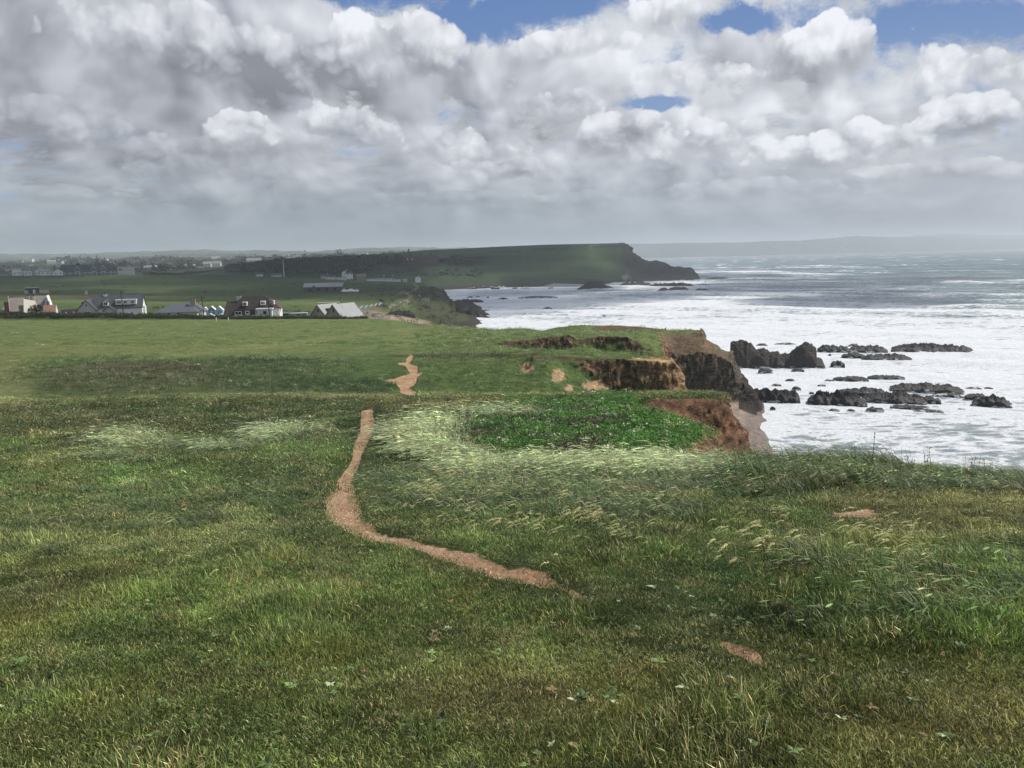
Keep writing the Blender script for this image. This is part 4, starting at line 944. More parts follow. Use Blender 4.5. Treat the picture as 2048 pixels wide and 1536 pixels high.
def sample_ground(N, y0, y1, dens, t0=-0.8, t1=0.8):
    yy = np.linspace(y0, y1, 2000); w_ = dens(yy)*yy; cdf = np.cumsum(w_); cdf /= cdf[-1]
    y = np.interp(rng.random(N), cdf, yy); t_ = rng.uniform(t0, t1, N)
    return t_*y, y
NB = (yg < 60)
PSD_N = psd
def info(x, y):
    z = gz(x, y); u, v = proj(x, y, z)
    return z, u, v
def bare_at(x, y): return gz(x, y, PM)
COLL = COLR
def tint_at(x, y, k=1.0, jit=0.18):
    c = gz(x, y, COLL)*k
    j = np.exp(rng.normal(0, jit, len(x)))[:, None]
    h_ = rng.normal(0, .07, (len(x), 1))
    return c*j*np.concatenate([1+h_, np.ones_like(h_), 1-h_], 1)

# 1 short turf --------------------------------------------------------
sfun = lambda y: np.clip(y/6.5, 1, 6.0)
x, y = sample_ground(76000, 1.6, 49, lambda y: 1/sfun(y)**2)
z, u, v = info(x, y); slp = gz(x, y, SL)
hn = fbm(x/1.1, y/1.1, 3, 200); pal = pale_mask(u, v, x, y)
keep = (-gz(x, y, psd)*y/FPX > np.where(y < 18, .02, .065)*sfun(y)) & (slp < 1.6) & (z > 3) & (rng.random(len(x)) > pal*.5) & (gz(x, y, SOIL) < .4)
x, y, hn, u, v = x[keep], y[keep], hn[keep], u[keep], v[keep]
s = sfun(y)
tk = gz(x, y, tus)
near_path = sst(-14, -1, gz(x, y, psd))
rank = sst(0.0, 0.5, hn) + tk*1.1 + 0.5*sst(.0, .4, fbm(x/3, y/3, 2, 201))
hv = s**0.30*(0.46+0.42*rank)*(1-0.5*near_path)*np.exp(rng.normal(0, .2, len(x)))
kind = np.where(rank > 0.9, rng.integers(4, 8, len(x)), rng.integers(0, 4, len(x)))
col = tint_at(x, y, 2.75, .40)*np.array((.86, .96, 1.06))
f1 = fbm(x/.55, y/.75, 3, 261); f2 = fbm(x/2.4, y/4.5, 4, 262)
col = col*np.exp(.9*f1+1.15*f2)[:, None]
pl_ = sst(.12, .45, fbm(x/1.3+4, y/2.6, 4, 263))[:, None]; col = col*(1-.55*pl_)+.55*pl_*np.array((.20, .235, .115))
mo_ = sst(.2, .5, fbm(x/.9, y/1.3+7, 3, 264))[:, None]; col = col*(1-.5*mo_)+.5*mo_*np.array((.19, .20, .045))
straw = rng.random(len(x)) < 0.11+0.16*sst(0.1, .5, fbm(x/2, y/2, 3, 202))
col[straw] = np.array((.42, .38, .20))*np.exp(rng.normal(0, .2, (straw.sum(), 1)))
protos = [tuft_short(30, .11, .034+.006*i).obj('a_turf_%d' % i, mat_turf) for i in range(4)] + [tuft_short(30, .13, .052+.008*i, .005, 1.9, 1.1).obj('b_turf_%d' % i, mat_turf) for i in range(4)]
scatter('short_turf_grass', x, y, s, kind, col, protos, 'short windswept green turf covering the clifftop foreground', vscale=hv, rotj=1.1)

# 2 long pale grass ---------------------------------------------------
s2 = lambda y: np.clip(y/10, 1, 3.2)
x, y = sample_ground(56000, 5, 50, lambda y: 1/s2(y)**2, -.75, .8)
z, u, v = info(x, y)
pal = pale_mask(u, v, x, y)
edge = sst(1420, 1500, u)*(1-sst(1760, 1850, u))*sst(925, 940, v)*(1-sst(985, 1010, v+25*fbm(x/1.5, y/1.5, 2, 210)))
edge2 = sst(1700, 1800, u)*sst(940, 955, v)*(1-sst(975, 990, v))
fade = sst(690, 800, u)*(1-sst(1350, 1480, u))*sst(940, 950, v)*(1-sst(985, 1060, v))
lft = .8*(1-sst(560, 640, u))*sst(960, 990, v)*(1-sst(1060, 1150, v))
spk = sst(.05, .35, fbm(x/1.4, y/1.4, 3, 211))
gap = sst(-.25, .3, fbm(x/1.1, y/2.2, 3, 214))
tk2 = gz(x, y, tus)*sst(.35, .65, ridged(x/1.5, y/.9, 3, 5))
pr = np.clip(tk2*.16+pal*(.15+.75*gap)*np.where(u < 720, .6, 1)+edge*.95+edge2*.5+fade*.55*(0.4+spk)+lft*.35*spk, 0, 1)
keep = (rng.random(len(x)) < pr) & ((-gz(x, y, psd)*y/FPX > .5) | (gz(x, y, psd) < -55)) & (gz(x, y, SL) < 1.6)
x, y, u, v, pal, fade, edge = x[keep], y[keep], u[keep], v[keep], pal[keep], fade[keep], edge[keep]
s = s2(y)*np.exp(rng.normal(0, .18, len(x)))
hgt = s**.55*np.exp(rng.normal(0, .25, len(x)))*(0.40+.35*pal+.5*edge+.25*np.clip(fbm(x/2, y/2, 2, 212), -1, 1))
base = np.array((.42, .50, .29))*pal[:, None] + (1-pal[:, None])*np.array((.14, .205, .085))
base = base*np.exp(rng.normal(0, .22, (len(x), 1)))*(0.85+.5*np.clip(fbm(x/1.8, y/3, 3, 213), -.6, .8))[:, None]
q_ = rng.random(len(x)); base[q_ < .10] = (.34, .29, .17); base[(q_ > .10) & (q_ < .24)] *= .45
kind = np.where(pal > .35, rng.integers(0, 3, len(x)), rng.integers(2, 5, len(x)))
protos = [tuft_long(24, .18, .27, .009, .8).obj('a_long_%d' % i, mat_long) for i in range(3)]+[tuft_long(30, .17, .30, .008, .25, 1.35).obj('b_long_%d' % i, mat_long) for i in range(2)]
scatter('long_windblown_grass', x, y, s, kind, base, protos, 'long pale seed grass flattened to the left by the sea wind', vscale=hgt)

# 3 single bearded seed heads ----------------------------------------
x, y = sample_ground(10000, 7.5, 19, lambda y: 1/(y**.8), -.7, .75)
z, u, v = info(x, y)
pr = 0.9*blob(u, v, 1050, 1010, 280, 60, wob=.3)+.35*blob(u, v, 1600, 1100, 420, 60, wob=.5)+.28*blob(u, v, 1900, 1220, 200, 60, wob=.5)+.02
pr *= .75*sst(0, .35, fbm(x/.9, y/.9, 2, 221))
keep = (rng.random(len(x)) < pr) & (gz(x, y, psd) < -8)
x, y = x[keep], y[keep]
protos = [tuft_stem(random.choice((1, 2, 3)), .22).obj('stem_%d' % i, mat_long) for i in range(5)]
scatter('bearded_seed_heads', x, y, np.exp(rng.normal(0, .2, len(x))), rng.integers(0, 5, len(x)), np.array((.42, .40, .22))*np.exp(rng.normal(0, .2, (len(x), 1))), protos, 'pale bearded grass heads bent over above the turf')

# 4 bright green leafy weeds -----------------------------------------
x, y = sample_ground(44000, 21, 50, lambda y: 1+0*y, -.12, .30)
z, u, v = info(x, y)
wd = blob(u, v, 1200, 850, 255, 52, wob=.3, seed=20)
br = sst(.08, .3, fbm(x/3.5, y/2.2, 3, 61))
keep = (rng.random(len(x)) < wd*1.1) & (gz(x, y, SL) < 1.4) & (z > 15) & ~((u > 1275) & (y > 41.0)) & ~((u > 1330) & (y > 39.5))
x, y, br = x[keep], y[keep], br[keep]
c = np.array((.060, .160, .022))*np.exp(rng.normal(0, .3, (len(x), 1)))*(1+.5*np.clip(fbm(x/1.5, y/1.5, 3, 231), -1, 1))[:, None]
c = c*(1-.75*br[:, None])+.75*br[:, None]*np.array((.075, .060, .040))
odd = rng.random(len(x)) < .03; c[odd] = (.55, .55, .48)
protos = [tuft_weed().obj('weed_%d' % i, mat_leaf) for i in range(5)]
scatter('green_leafy_weeds', x, y, .62*np.exp(rng.normal(0, .25, len(x))), rng.integers(0, 5, len(x)), c, protos, 'bright green leafy weeds thick on the nearest clifftop', rotj=4)

# 5 flat broad leaves, dead leaves and docks in the turf ---------------
x, y = sample_ground(4200, 1.8, 16, lambda y: 1/y, -.75, .75)
z, u, v = info(x, y)
pr = .28+.6*sst(.1, .4, fbm(x/1.0, y/1.0, 3, 241))
keep = (rng.random(len(x)) < pr*.5) & (gz(x, y, psd) < -3)
x, y = x[keep], y[keep]; N = len(x)
c = np.array((.10, .16, .06))*np.exp(rng.normal(0, .3, (N, 1)))
dead = rng.random(N) < .12; c[dead] = (.20, .14, .08); pale = rng.random(N) < .12; c[pale] = (.40, .45, .30)
protos = [tuft_flat(random.choice((2, 4, 6, 8)), random.uniform(.022, .042), .02).obj('rosette_%d' % i, mat_leaf) for i in range(6)]
scatter('broad_leaved_plants', x, y, np.exp(rng.normal(0, .25, N)), rng.integers(0, 6, N), c, protos, 'small broad leaved plants and dead leaves lying in the turf', rotj=4, zoff=.03)

# 6 docks and dark spikes in the pale arc, on the cliff edge and by the path
x, y = sample_ground(9000, 17, 50, lambda y: 1+0*y, -.6, .75)
z, u, v = info(x, y)
pr = .55*blob(u, v, 1000, 862, 170, 22, wob=.6)+.22*blob(u, v, 1560, 935, 230, 9, wob=.5)+.15*blob(u, v, 1900, 955, 200, 12, wob=.5)+.25*blob(u, v, 1440, 930, 70, 14)+.004
keep = (rng.random(len(x)) < pr) & (gz(x, y, psd) < -3) & (z > 14)
x, y = x[keep], y[keep]; N = len(x)
c = np.array((.060, .050, .035))*np.exp(rng.normal(0, .4, (N, 1))); c[rng.random(N) < .35] = (.035, .055, .022)
pl = rng.random(N) < .12; c[pl] = (.45, .42, .36)
protos = [tuft_thistle(random.choice((2, 3, 4))).obj('dock_%d' % i, mat_leaf) for i in range(5)]
scatter('dark_dock_stems', x, y, .62*np.exp(rng.normal(0, .25, N)), rng.integers(0, 5, N), c, protos, 'dark withered dock and thistle stems among the long grass', rotj=4)

# 7 thistles on the mound and rough clumps through the middle ground --
x, y = sample_ground(60000, 52, 232, lambda y: 1/y**.9, -.7, .28)
z, u, v = info(x, y)
pr = 1.0*blob(u, v, 270, 752, 240, 36, wob=.35, seed=7)+.8*blob(u, v, 560, 740, 150, 25, wob=.4)+.7*blob(u, v, 540, 722, 170, 5, wob=.4)+.9*blob(u, v, 640, 772, 190, 14, wob=.4, seed=9)
pr = np.clip(pr, 0, 1)*(.3+.7*sst(-.1, .3, fbm(x/4, y/4, 3, 251)))+.05*sst(.1, .4, fbm(x/8, y/8, 3, 252)) + .28*sst(800, 900, u)*(y < 235)*(y > 60)
keep = (rng.random(len(x)) < pr) & (z > 4) & (gz(x, y, PM) < .2) & (gz(x, y, SL) < 1.7) & (gz(x, y, SOIL) < .35)
x, y, u = x[keep], y[keep], u[keep]; N = len(x)
c = gz(x, y, COLL)*np.array((1.45, 1.55, 1.45))*np.exp(rng.normal(0, .3, (N, 1)))
dk = rng.random(N) < .25; c[dk] *= .5
pl = rng.random(N) < .10; c[pl] = (.34, .34, .24)
protos = [tuft_thistle(5, .45).obj('a_th_%d' % i, mat_leaf) for i in range(3)]+[tuft_weed(20, .3, .22, .2, .06).obj('b_th_%d' % i, mat_leaf) for i in range(3)]
scatter('thistles_and_rough_clumps', x, y, np.clip(y/75, .9, 2.0)*np.exp(rng.normal(0, .25, N)), rng.integers(0, 6, N), c, protos, 'grey green thistles and rough clumps over the middle ground', rotj=4, vscale=np.where(u > 800, .7, .62)*np.exp(rng.normal(0, .2, N)))

# small stones on the trodden earth
x, y = sample_ground(60000, 5, 34, lambda y: 1+0*y, -.3, .45)
k = bare_at(x, y) > .75; x, y = x[k][:2600], y[k][:2600]
T = Tuft()
for i_ in range(1):
    T.V = [(.5,0,0),(0,.5,0),(-.5,0,0),(0,-.5,0),(.1,.1,.4),(0,0,-.3)]; T.F = [(0,1,4),(1,2,4),(2,3,4),(3,0,4),(1,0,5),(2,1,5),(3,2,5),(0,3,5)]; T.h = [.5]*6; T.b = [.5]*6
scatter('path_stones', x, y, rng.uniform(.012, .045, len(x)), rng.integers(0, 1, len(x)), np.array((.30, .22, .16))*np.exp(rng.normal(0, .35, (len(x), 1))), [T.obj('stone', mat_turf)], 'small loose stones trodden into the bare earth path', rotj=4, zoff=.0)

# ---------------------------------------------------------------- rocks in the surf
def rock_material(name, c1, c2, wet=0.45):
    m = bpy.data.materials.new(name); m.use_nodes = True
    t = NT(m.node_tree); b = t.n['Principled BSDF']
    pos = t.new('ShaderNodeNewGeometry').outputs['Position']
    n = t.noise(pos, 0.8, 6, 0.65); n2 = t.noise(t.vmath('MULTIPLY', pos, (1, 1, 3.5)), 1.2, 5, 0.7); nf = t.noise(pos, 5, 4, .7)
    c = t.mix(t.ramp(n2, 0.35, 0.68), c1, c2)
    sp = t.new('ShaderNodeSeparateXYZ'); t.put(sp.inputs[0], pos)
    dark = t.ramp(t.math('ADD', sp.outputs[2], t.math('MULTIPLY', n, 2.0)), 1.4, 3.6)
    c = t.mix(dark, t.mix(1.0, c, (.45, .45, .47), 'MULTIPLY'), c)
    # surf washing over the low ledges
    wash = t.math('SUBTRACT', t.noise(t.vmath('MULTIPLY', pos, (1, 1, 2)), 0.55, 7, 0.7), t.math('MULTIPLY', sp.outputs[2], 0.16))
    c = t.mix(t.ramp(wash, 0.50, 0.58), c, (.74, .77, .79))
    t.put(b.inputs['Base Color'], c)
    t.put(b.inputs['Roughness'], t.ramp(dark, 0, 1, lo=wet, hi=.9))
    bn = t.new('ShaderNodeBump'); bn.inputs['Strength'].default_value = 1.0; bn.inputs['Distance'].default_value = 0.5
    t.put(bn.inputs['Height'], t.math('ADD', t.math('ADD', n, t.math('MULTIPLY', n2, .8)), t.math('MULTIPLY', nf, .25))); t.put(b.inputs['Normal'], bn.outputs[0])
    return m
m_reef = rock_material('wet_black_reef_rock', (.012, .010, .010), (.030, .025, .022))
m_stack = rock_material('brown_stack_rock', (.022, .018, .016), (.075, .058, .044))
def rock(u0, u1, vt, vb, label, prof=None, mat=None, depth=0.45, name='sea_rock', Y=None, group=None, rough_=1.0, nx=None):
    uc = (u0+u1)/2
    if Y is None: base = Psea(uc, vb, 0.0)
    else: base = P(uc, vb, Y)
    k = base[1]/FPX; Wd = (u1-u0)*k; Hh = max((vb-vt)*k*(.6 if vb-vt < 6 else .78), .2)
    D = max(Wd*depth, min(Hh*1.2, Wd*1.2)); 
    nx = nx or int(np.clip((u1-u0)/1.5, 16, 130)); ny = int(np.clip(nx*0.4, 10, 34))
    fx = np.linspace(-1, 1, nx)[None, :]; fy = np.linspace(-1, 1, ny)[:, None]
    seed = int(u0*7+vb) % 900
    x = fx*Wd/2*(1+0*fy); y = fy*D/2+0*fx
    wig = fbm(fy*1.5+seed, fx*0+seed*.3, 2, seed)*.12
    if prof is None:
        p = 0.55+0.45*ridged(fx*Wd/9+seed, fx*0+seed*.7, 3, seed+1); p = np.clip(p, .15, 1.1)
        env = np.clip(1-np.abs(fx)**3.0, 0, 1)**.6
        p = p*env
    else:
        pu = np.array([(q[0]-u0)/(u1-u0)*2-1 for q in prof]); ph = np.array([(vb-q[1])/(vb-vt) for q in prof])
        p = np.interp(fx, pu, ph)
    wdt = 1+0.45*fbm(fx*Wd/7+seed, fx*0+.5, 3, seed+4)          # ragged outline
    q_ = np.abs(fy/np.clip(wdt, .45, 1.3)+wig)
    cross = np.clip(1-q_**1.8, 0, 1)**(.75 if vb-vt > 7 else 1.4)
    if prof is None and vb-vt <= 7: p = p*np.clip(1-fx*fx, 0, 1)**.7
    z = Hh*p*cross
    rg = ridged(x/1.9+seed, y/1.5+seed, 4, seed+2); rf = ridged(x/.7+seed, y/.6, 3, seed+5)
    z = z*(1+0.50*rough_*(rg-.45)) + (rf-.5)*min(.4, Hh*.24)*rough_*np.sqrt(cross)
    saw = ((x*.75+y*.45+z*.5+.5*fbm(x/3, y/3, 2, seed))/max(1.3, Hh*.5)) % 1.0     # tilted beds
    z = z*(1+.34*rough_*(saw-.5))
    z = z - 0.5*(1-sst(0, .12, cross)) - .35*(p < .05)
    edge = (np.abs(fx) > .999) | (np.abs(fy) > .999); z = np.where(edge, -1.6, z)
    V = np.stack(np.broadcast_arrays(x, y, z), -1).reshape(-1, 3)
    o = mesh_from(name, V, grid_faces(ny, nx), mat or m_reef, smooth=False)
    o.location = (base[0], base[1]+D/2*.8, base[2])
    o.rotation_euler = (0, 0, -math.atan2(base[0], base[1])*0.9)
    tag(o, label, 'rock', group)
    return o
def q7(a, b, c, d): return 1400+a/3.16, 1400+b/3.16, 640+c/3.16, 640+d/3.16
def q4(a, b, c, d): return 840+a/6.4, 840+b/6.4, 470+c/6.4, 470+d/6.4
def q5(a, b, c, d): return 1120+a/5.39, 1120+b/5.39, 470+c/5.39, 470+d/5.39
pf = [(215,300),(217,118),(235,108),(262,105),(320,112),(348,118),(372,162),(400,176),(432,170),(470,186),(520,192),(532,212),(590,200),(612,175),(645,138),(665,126),(690,124),(725,142),(748,165),(752,232),(785,245),(800,285),(812,300)]
rock(*q7(215, 812, 105, 302), 'massive dark sea stack, square block on its left, crag on its right', [(1400+a/3.16, 640+b/3.16) for a, b in pf], m_stack, .35, 'sea_stack', rough_=.45, nx=150)
G = 'dark reef rocks in the surf below the cliffs'
big = [((755, 955, 150, 200), 'black rock rising just right of the sea stack crag'), ((960, 1200, 160, 203), 'long low black reef right of the rock beside the sea stack'),
 ((1265, 1755, 150, 207), 'longest outer reef, furthest right beyond the sea stack'), ((905, 1060, 203, 240), 'low reef slab with foam running over it, right of the stack'),
 ((1050, 1355, 213, 258), 'flat black reef just below the outer reef line'), ((830, 925, 240, 296), 'small pointed black rock at the right foot of the sea stack'),
 ((370, 470, 302, 330), 'low wet rock at the left foot of the sea stack'), ((580, 668, 300, 322), 'low wet rock in front of the sea stack crag'),
 ((540, 607, 365, 386), 'lone small rock halfway between stack and rock platform'), ((858, 1080, 355, 386), 'thin black reef lying alone in the middle of the surf'),
 ((1080, 1310, 350, 374), 'thin tapering reef continuing right of the lone middle reef'), ((582, 645, 416, 437), 'small black rock above the tip of the rock platform'),
 ((1250, 1690, 403, 456), 'broad black reef behind the rugged near reef'), ((1690, 1790, 418, 436), 'small flat reef at the right end of the broad reef'),
 ((890, 1200, 425, 478), 'brownish reef ridge just behind the largest near reef'), ((705, 1075, 438, 540), 'largest rugged black near reef, highest at its left end'),
 ((1060, 1452, 452, 526), 'rugged black reef joined to the right of the largest one'), ((1365, 1535, 478, 526), 'black pointed rock at the right tip of the rugged reef'),
 ((1495, 1690, 462, 482), 'thin low reef in front of the broad reef'), ((1690, 1842, 460, 502), 'low black rock left of the pyramid shaped rock'),
 ((1750, 1985, 472, 546), 'pyramid shaped black rock furthest right in the near surf'), ((818, 890, 555, 573), 'small rounded rock in the foam below the largest reef'),
 ((932, 985, 556, 573), 'tiny dark rock between two others below the largest reef'), ((1058, 1174, 548, 578), 'small humped rock in the foam below the rugged reef'),
 ((1228, 1470, 538, 563), 'long flat rock awash below the rugged reef'), ((222, 298, 488, 552), 'jagged boulder on the beach beside the great cliff'),
 ((330, 374, 530, 556), 'small boulder on the sand below the rock platform'), ((442, 482, 543, 563), 'rounded boulder at the edge of the breaking foam'),
 ((170, 216, 523, 547), 'flat boulder on the beach nearest the cliff face'), ((253, 282, 568, 583), 'smallest boulder alone on the pink sand'),
 ((1632, 1687, 550, 567), 'small pale rock alone below the pyramid rock')]
for r_, lb in big: rock(*q7(*r_), lb, group=G)
for r_ in [(812, 832, 208, 221), (455, 520, 400, 413), (745, 800, 402, 414), (690, 725, 451, 462), (1800, 1860, 421, 433), (1470, 1525, 540, 554), (1370, 1555, 565, 578), (355, 435, 142, 164), (475, 618, 139, 156), (935, 1022, 147, 169), (790, 850, 369, 386)]:
    rock(*q7(*r_), 'small dark rock barely breaking the foam among the reefs', group=G)
GB = 'dark rocks scattered across the bay'
for r_, lb in [((595, 690, 776, 799), 'dark flat rock in the bay nearest the low headland'), ((710, 770, 770, 793), 'dark rock second out from the low headland'), ((848, 890, 773, 804), 'small pointed rock third out from the low headland'),
   ((985, 1137, 790, 823), 'dark reef with a raised right end in mid bay'), ((1235, 1785, 771, 806), 'long dark reef lying across the middle of the bay'), ((1560, 1700, 910, 946), 'whale backed dark rock alone in the bay')]:
    rock(*q4(*r_), lb, group=GB)
for r_ in [(1438, 1476, 1020, 1037), (1320, 1370, 996, 1009), (680, 930, 952, 973), (930, 972, 984, 995), (750, 830, 974, 996), (680, 790, 1041, 1059), (820, 882, 1042, 1063), (630, 822, 1084, 1106), (575, 650, 905, 919), (490, 530, 868, 884)]:
    rock(*q4(*r_), 'small low rock awash between the beach and the bay reef', group=GB)
GL = 'rock ledges at the foot of the low headland'
for r_, lb in [((872, 965, 612, 638), 'broad dark ledge at the foot of the low headland'), ((905, 968, 597, 606), 'thin dark spit of rock pointing out from the low headland'), ((815, 905, 622, 642), 'dark boulder bank nearest the beach below the low headland'),
   ((900, 935, 608, 622), 'dark crag between the broad ledge and the thin spit'), ((770, 830, 618, 634), 'brown rocky bank between the arch and the beach')]:
    rock(*r_, lb, group=GL, name='rock_ledge', Y=None if r_[0] > 800 else 330)
GH = 'rocks off the tip of the far headland'
pb = [(180,588),(215,560),(260,530),(300,495),(340,485),(390,480),(450,490),(480,515),(510,540),(560,560),(600,575),(620,588)]
rock(*q5(180, 620, 478, 588), 'dark hump of rock at the end of the breakwater', [(1120+a/5.39, 470+b/5.39) for a, b in pb], group=GH, depth=.3, rough_=.5)
for r_, lb in [((640, 1000, 490, 560), 'dark ridge of rock under the headland cliff'), ((960, 1470, 508, 566), 'long dark reef below the headland, in front of the cliff foot'), ((1050, 1200, 565, 602), 'left of two low rocks before the headland reef'),
   ((1170, 1400, 552, 600), 'right and higher of two low rocks before the headland reef'), ((1445, 1640, 570, 604), 'low rock carrying the thin beacon post'), ((1680, 1750, 558, 582), 'small rock just right of the beacon'),
   ((1480, 1640, 524, 541), 'thin flat reef left of the beacon rock'), ((1630, 1840, 530, 554), 'thin flat reef right of the beacon'), ((1560, 1880, 446, 476), 'broken reef off the very tip of the headland'),
   ((740, 828, 842, 858), 'small dark rock in the white water, nearer the plateau'), ((606, 718, 898, 915), 'flat dark rock closest beyond the grassy plateau'), ((455, 500, 858, 874), 'smallest rock beyond the grassy plateau')]:
    rock(*q5(*r_), lb, group=GH)

pp = [(1470, 800), (1478, 778), (1500, 774), (1518, 778), (1545, 776), (1570, 779), (1590, 779), (1599, 786), (1604, 803)]
rock(1470, 1604, 774, 804, 'low dark rock platform running from the great cliff foot into the foam', pp, m_reef, .30, 'rock_platform', rough_=.7, nx=110)
# ---------------------------------------------------------------- building kit (sizes in metres)
class MB:
    def __init__(s): s.V = []; s.F = []
    def add(s, V, F):
        n = len(s.V); s.V += [tuple(v) for v in V]; s.F += [tuple(i+n for i in f) for f in F]; return s
    def box(s, x0, x1, y0, y1, z0, z1):
        return s.add([(x, y, z) for z in (z0, z1) for y in (y0, y1) for x in (x0, x1)], [(0,2,3,1),(4,5,7,6),(0,1,5,4),(2,6,7,3),(0,4,6,2),(1,3,7,5)])
    def gable(s, x0, x1, y0, y1, z0, z1, axis='x'):
        """solid prism; ridge along the axis"""
        if axis == 'x':
            ym = (y0+y1)/2; return s.add([(x0,y0,z0),(x1,y0,z0),(x1,y1,z0),(x0,y1,z0),(x0,ym,z1),(x1,ym,z1)], [(0,3,2,1),(0,1,5,4),(2,3,4,5),(0,4,3),(1,2,5)])
        xm = (x0+x1)/2; return s.add([(x0,y0,z0),(x1,y0,z0),(x1,y1,z0),(x0,y1,z0),(xm,y0,z1),(xm,y1,z1)], [(0,3,2,1),(0,1,4),(1,2,5,4),(2,3,5),(3,0,4,5)])
    def slab_roof(s, x0, x1, y0, y1, z0, z1, axis='x', th=.22, over=.35):
        """two pitched slabs with overhang"""
        if axis == 'x':
            a0, a1, b0, b1 = x0-over, x1+over, y0, y1
        else: a0, a1, b0, b1 = y0-over, y1+over, x0, x1
        m = (b0+b1)/2; k = (z1-z0)/(m-b0)
        for sgn in (1, -1):
            e = m-sgn*(m-b0+over); ze = z0-k*over
            pts = []
            for a in (a0, a1):
                for (b, z) in ((e, ze), (m, z1), (m, z1+th), (e, ze+th)):
                    pts.append((a, b, z) if axis == 'x' else (b, a, z))
            s.add(pts, [(0,1,2,3),(4,7,6,5),(0,4,5,1),(1,5,6,2),(2,6,7,3),(3,7,4,0)])
        return s
    def hip(s, x0, x1, y0, y1, z0, z1, inset=None, il=None, ir=None, over=.35):
        x0 -= over; x1 += over; y0 -= over; y1 += over; ym = (y0+y1)/2
        il = (y1-y0)/2 if il is None else il; ir = (y1-y0)/2 if ir is None else ir
        return s.add([(x0,y0,z0),(x1,y0,z0),(x1,y1,z0),(x0,y1,z0),(x0+il,ym,z1),(x1-ir,ym,z1)], [(0,3,2,1),(0,1,5,4),(1,2,5),(2,3,4,5),(3,0,4)])
    def build(s, name, mat, parent=None):
        o = mesh_from(name, s.V, s.F, mat, parent)
        if name in ('chimney_pot', 'roof_vent', 'corner_board'): o['kind'] = 'stuff'
        return o
def site(name, u, v, Y, delta=0.0, label=None, cat=None, group=None):
    q = P(u, v, Y); o = bpy.data.objects.new(name, None); COL.objects.link(o)
    o.location = q; o.rotation_euler = (0, 0, -math.atan2(q[0], q[1])-R(delta)); o.empty_display_size = .1
    tag(o, label, cat, group); return o
wht = simple('white_render', (.78, .78, .75), .8, var=.06); cream = simple('cream_render', (.62, .57, .47), .8, var=.08)
greyw = simple('grey_render', (.50, .50, .48), .85, var=.08); slate = simple('slate_roof', (.070, .072, .085), .55, .3, var=.25, scale=2)
slate2 = simple('light_slate_roof', (.30, .31, .31), .6, .3, var=.15, scale=2); brown = simple('brown_tile_roof', (.046, .030, .028), .7, var=.3, scale=3)
oldt = simple('lichened_tile_roof', (.24, .21, .18), .85, var=.25, scale=2); rbrick = simple('red_brick', (.20, .06, .045), .85)
stone = simple('buff_stone', (.34, .28, .20), .85, var=.2, scale=2); trim = simple('white_trim', (.80, .80, .78), .5, var=.03)
glass = simple('window_glass', (.018, .022, .028), .12, .6, var=.1); bluep = simple('pale_blue_paint', (.42, .60, .70), .6, var=.05)
black = simple('dark_timber', (.022, .020, .018), .8); greym = simple('grey_metal', (.25, .26, .27), .5); shedb = simple('blue_grey_sheet', (.085, .10, .135), .6)
rusty = simple('rust_tile_roof', (.30, .17, .12), .85, var=.2); concrete = simple('pale_concrete', (.42, .40, .36), .85)
def window(par, x, z, w, h, y=0.0, side=None, frame=.13, fm=trim, n=2, nm='window'):
    """frame proud of the wall with a dark pane behind; side: None front, 'r' right wall at x=y argument"""
    F_ = MB(); G_ = MB()
    def bx(M_, a0, a1, z0, z1, d0, d1):
        if side == 'r': M_.box(y-d1, y-d0, a0, a1, z0, z1)
        else: M_.box(a0, a1, y+d0, y+d1, z0, z1)
    f = frame
    bx(F_, x, x+w, z+h-f, z+h, -.07, .02); bx(F_, x, x+w, z, z+f, -.10, .02)
    bx(F_, x, x+f, z+f, z+h-f, -.07, .02); bx(F_, x+w-f, x+w, z+f, z+h-f, -.07, .02)
    for k in range(1, n): bx(F_, x+w*k/n-f*.35, x+w*k/n+f*.35, z+f, z+h-f, -.065, .02)
    bx(G_, x+f, x+w-f, z+f, z+h-f, -.03, .015)
    o = F_.build(nm, fm, par); G_.build('pane', glass, o); return o
def chimney(par, x, y, z0, w, h, mat, pots=2, cap=None):
    o = MB().box(x, x+w, y, y+w*.7, z0, z0+h).box(x-.08, x+w+.08, y-.08, y+w*.7+.08, z0+h, z0+h+.15).build('chimney', mat, par)
    p = MB()
    for k in range(pots):
        cx_ = x+w*(k+.5)/pots; p.box(cx_-.13, cx_+.13, y+w*.2, y+w*.2+.26, z0+h+.15, z0+h+.55)
    p.build('chimney_pot', black, o)

# ---- far left: old tiled house with a red chimney
s = 275/FPX
o = site('tiled_house', 50, 634, 275, 6, 'grey house with lichened tile roofs and a tall red chimney, furthest left', 'house')
X = lambda u: (u-50)*s
MB().box(X(10), X(60), 0, 8, -2, 1.8).build('wall', greyw, o)
MB().hip(X(8), X(60), 0, 8.4, 1.8, 6.4, il=3.2, ir=1.2).build('roof', oldt, o)
MB().box(X(66), X(95), 1, 8, -2, 3.0).gable(X(87), X(94.5), 1.2, 8, 3.0, 6.4, 'x').build('wing_wall', wht, o)
MB().slab_roof(X(66), X(91), 1, 8, 3.0, 6.5, 'x', over=.2).build('wing_roof', oldt, o)
MB().slab_roof(X(87), X(97), -1.5, 7.2, 3.2, 6.6, 'y', th=.3, over=.15).box(X(88), X(96), -1.4, 6, -2, 3.2).gable(X(88), X(96), -1.4, 6, 3.2, 6.2, 'y').build('white_gable', wht, o)
MB().box(X(50), X(76), -2.4, 1, -2, 1.2).add([(X(50),-2.4,1.2),(X(78),-2.4,1.2),(X(70),1.5,5.2),(X(50),1.5,6.0)], [(0,1,2,3)]).build('lean_to', cream, o)
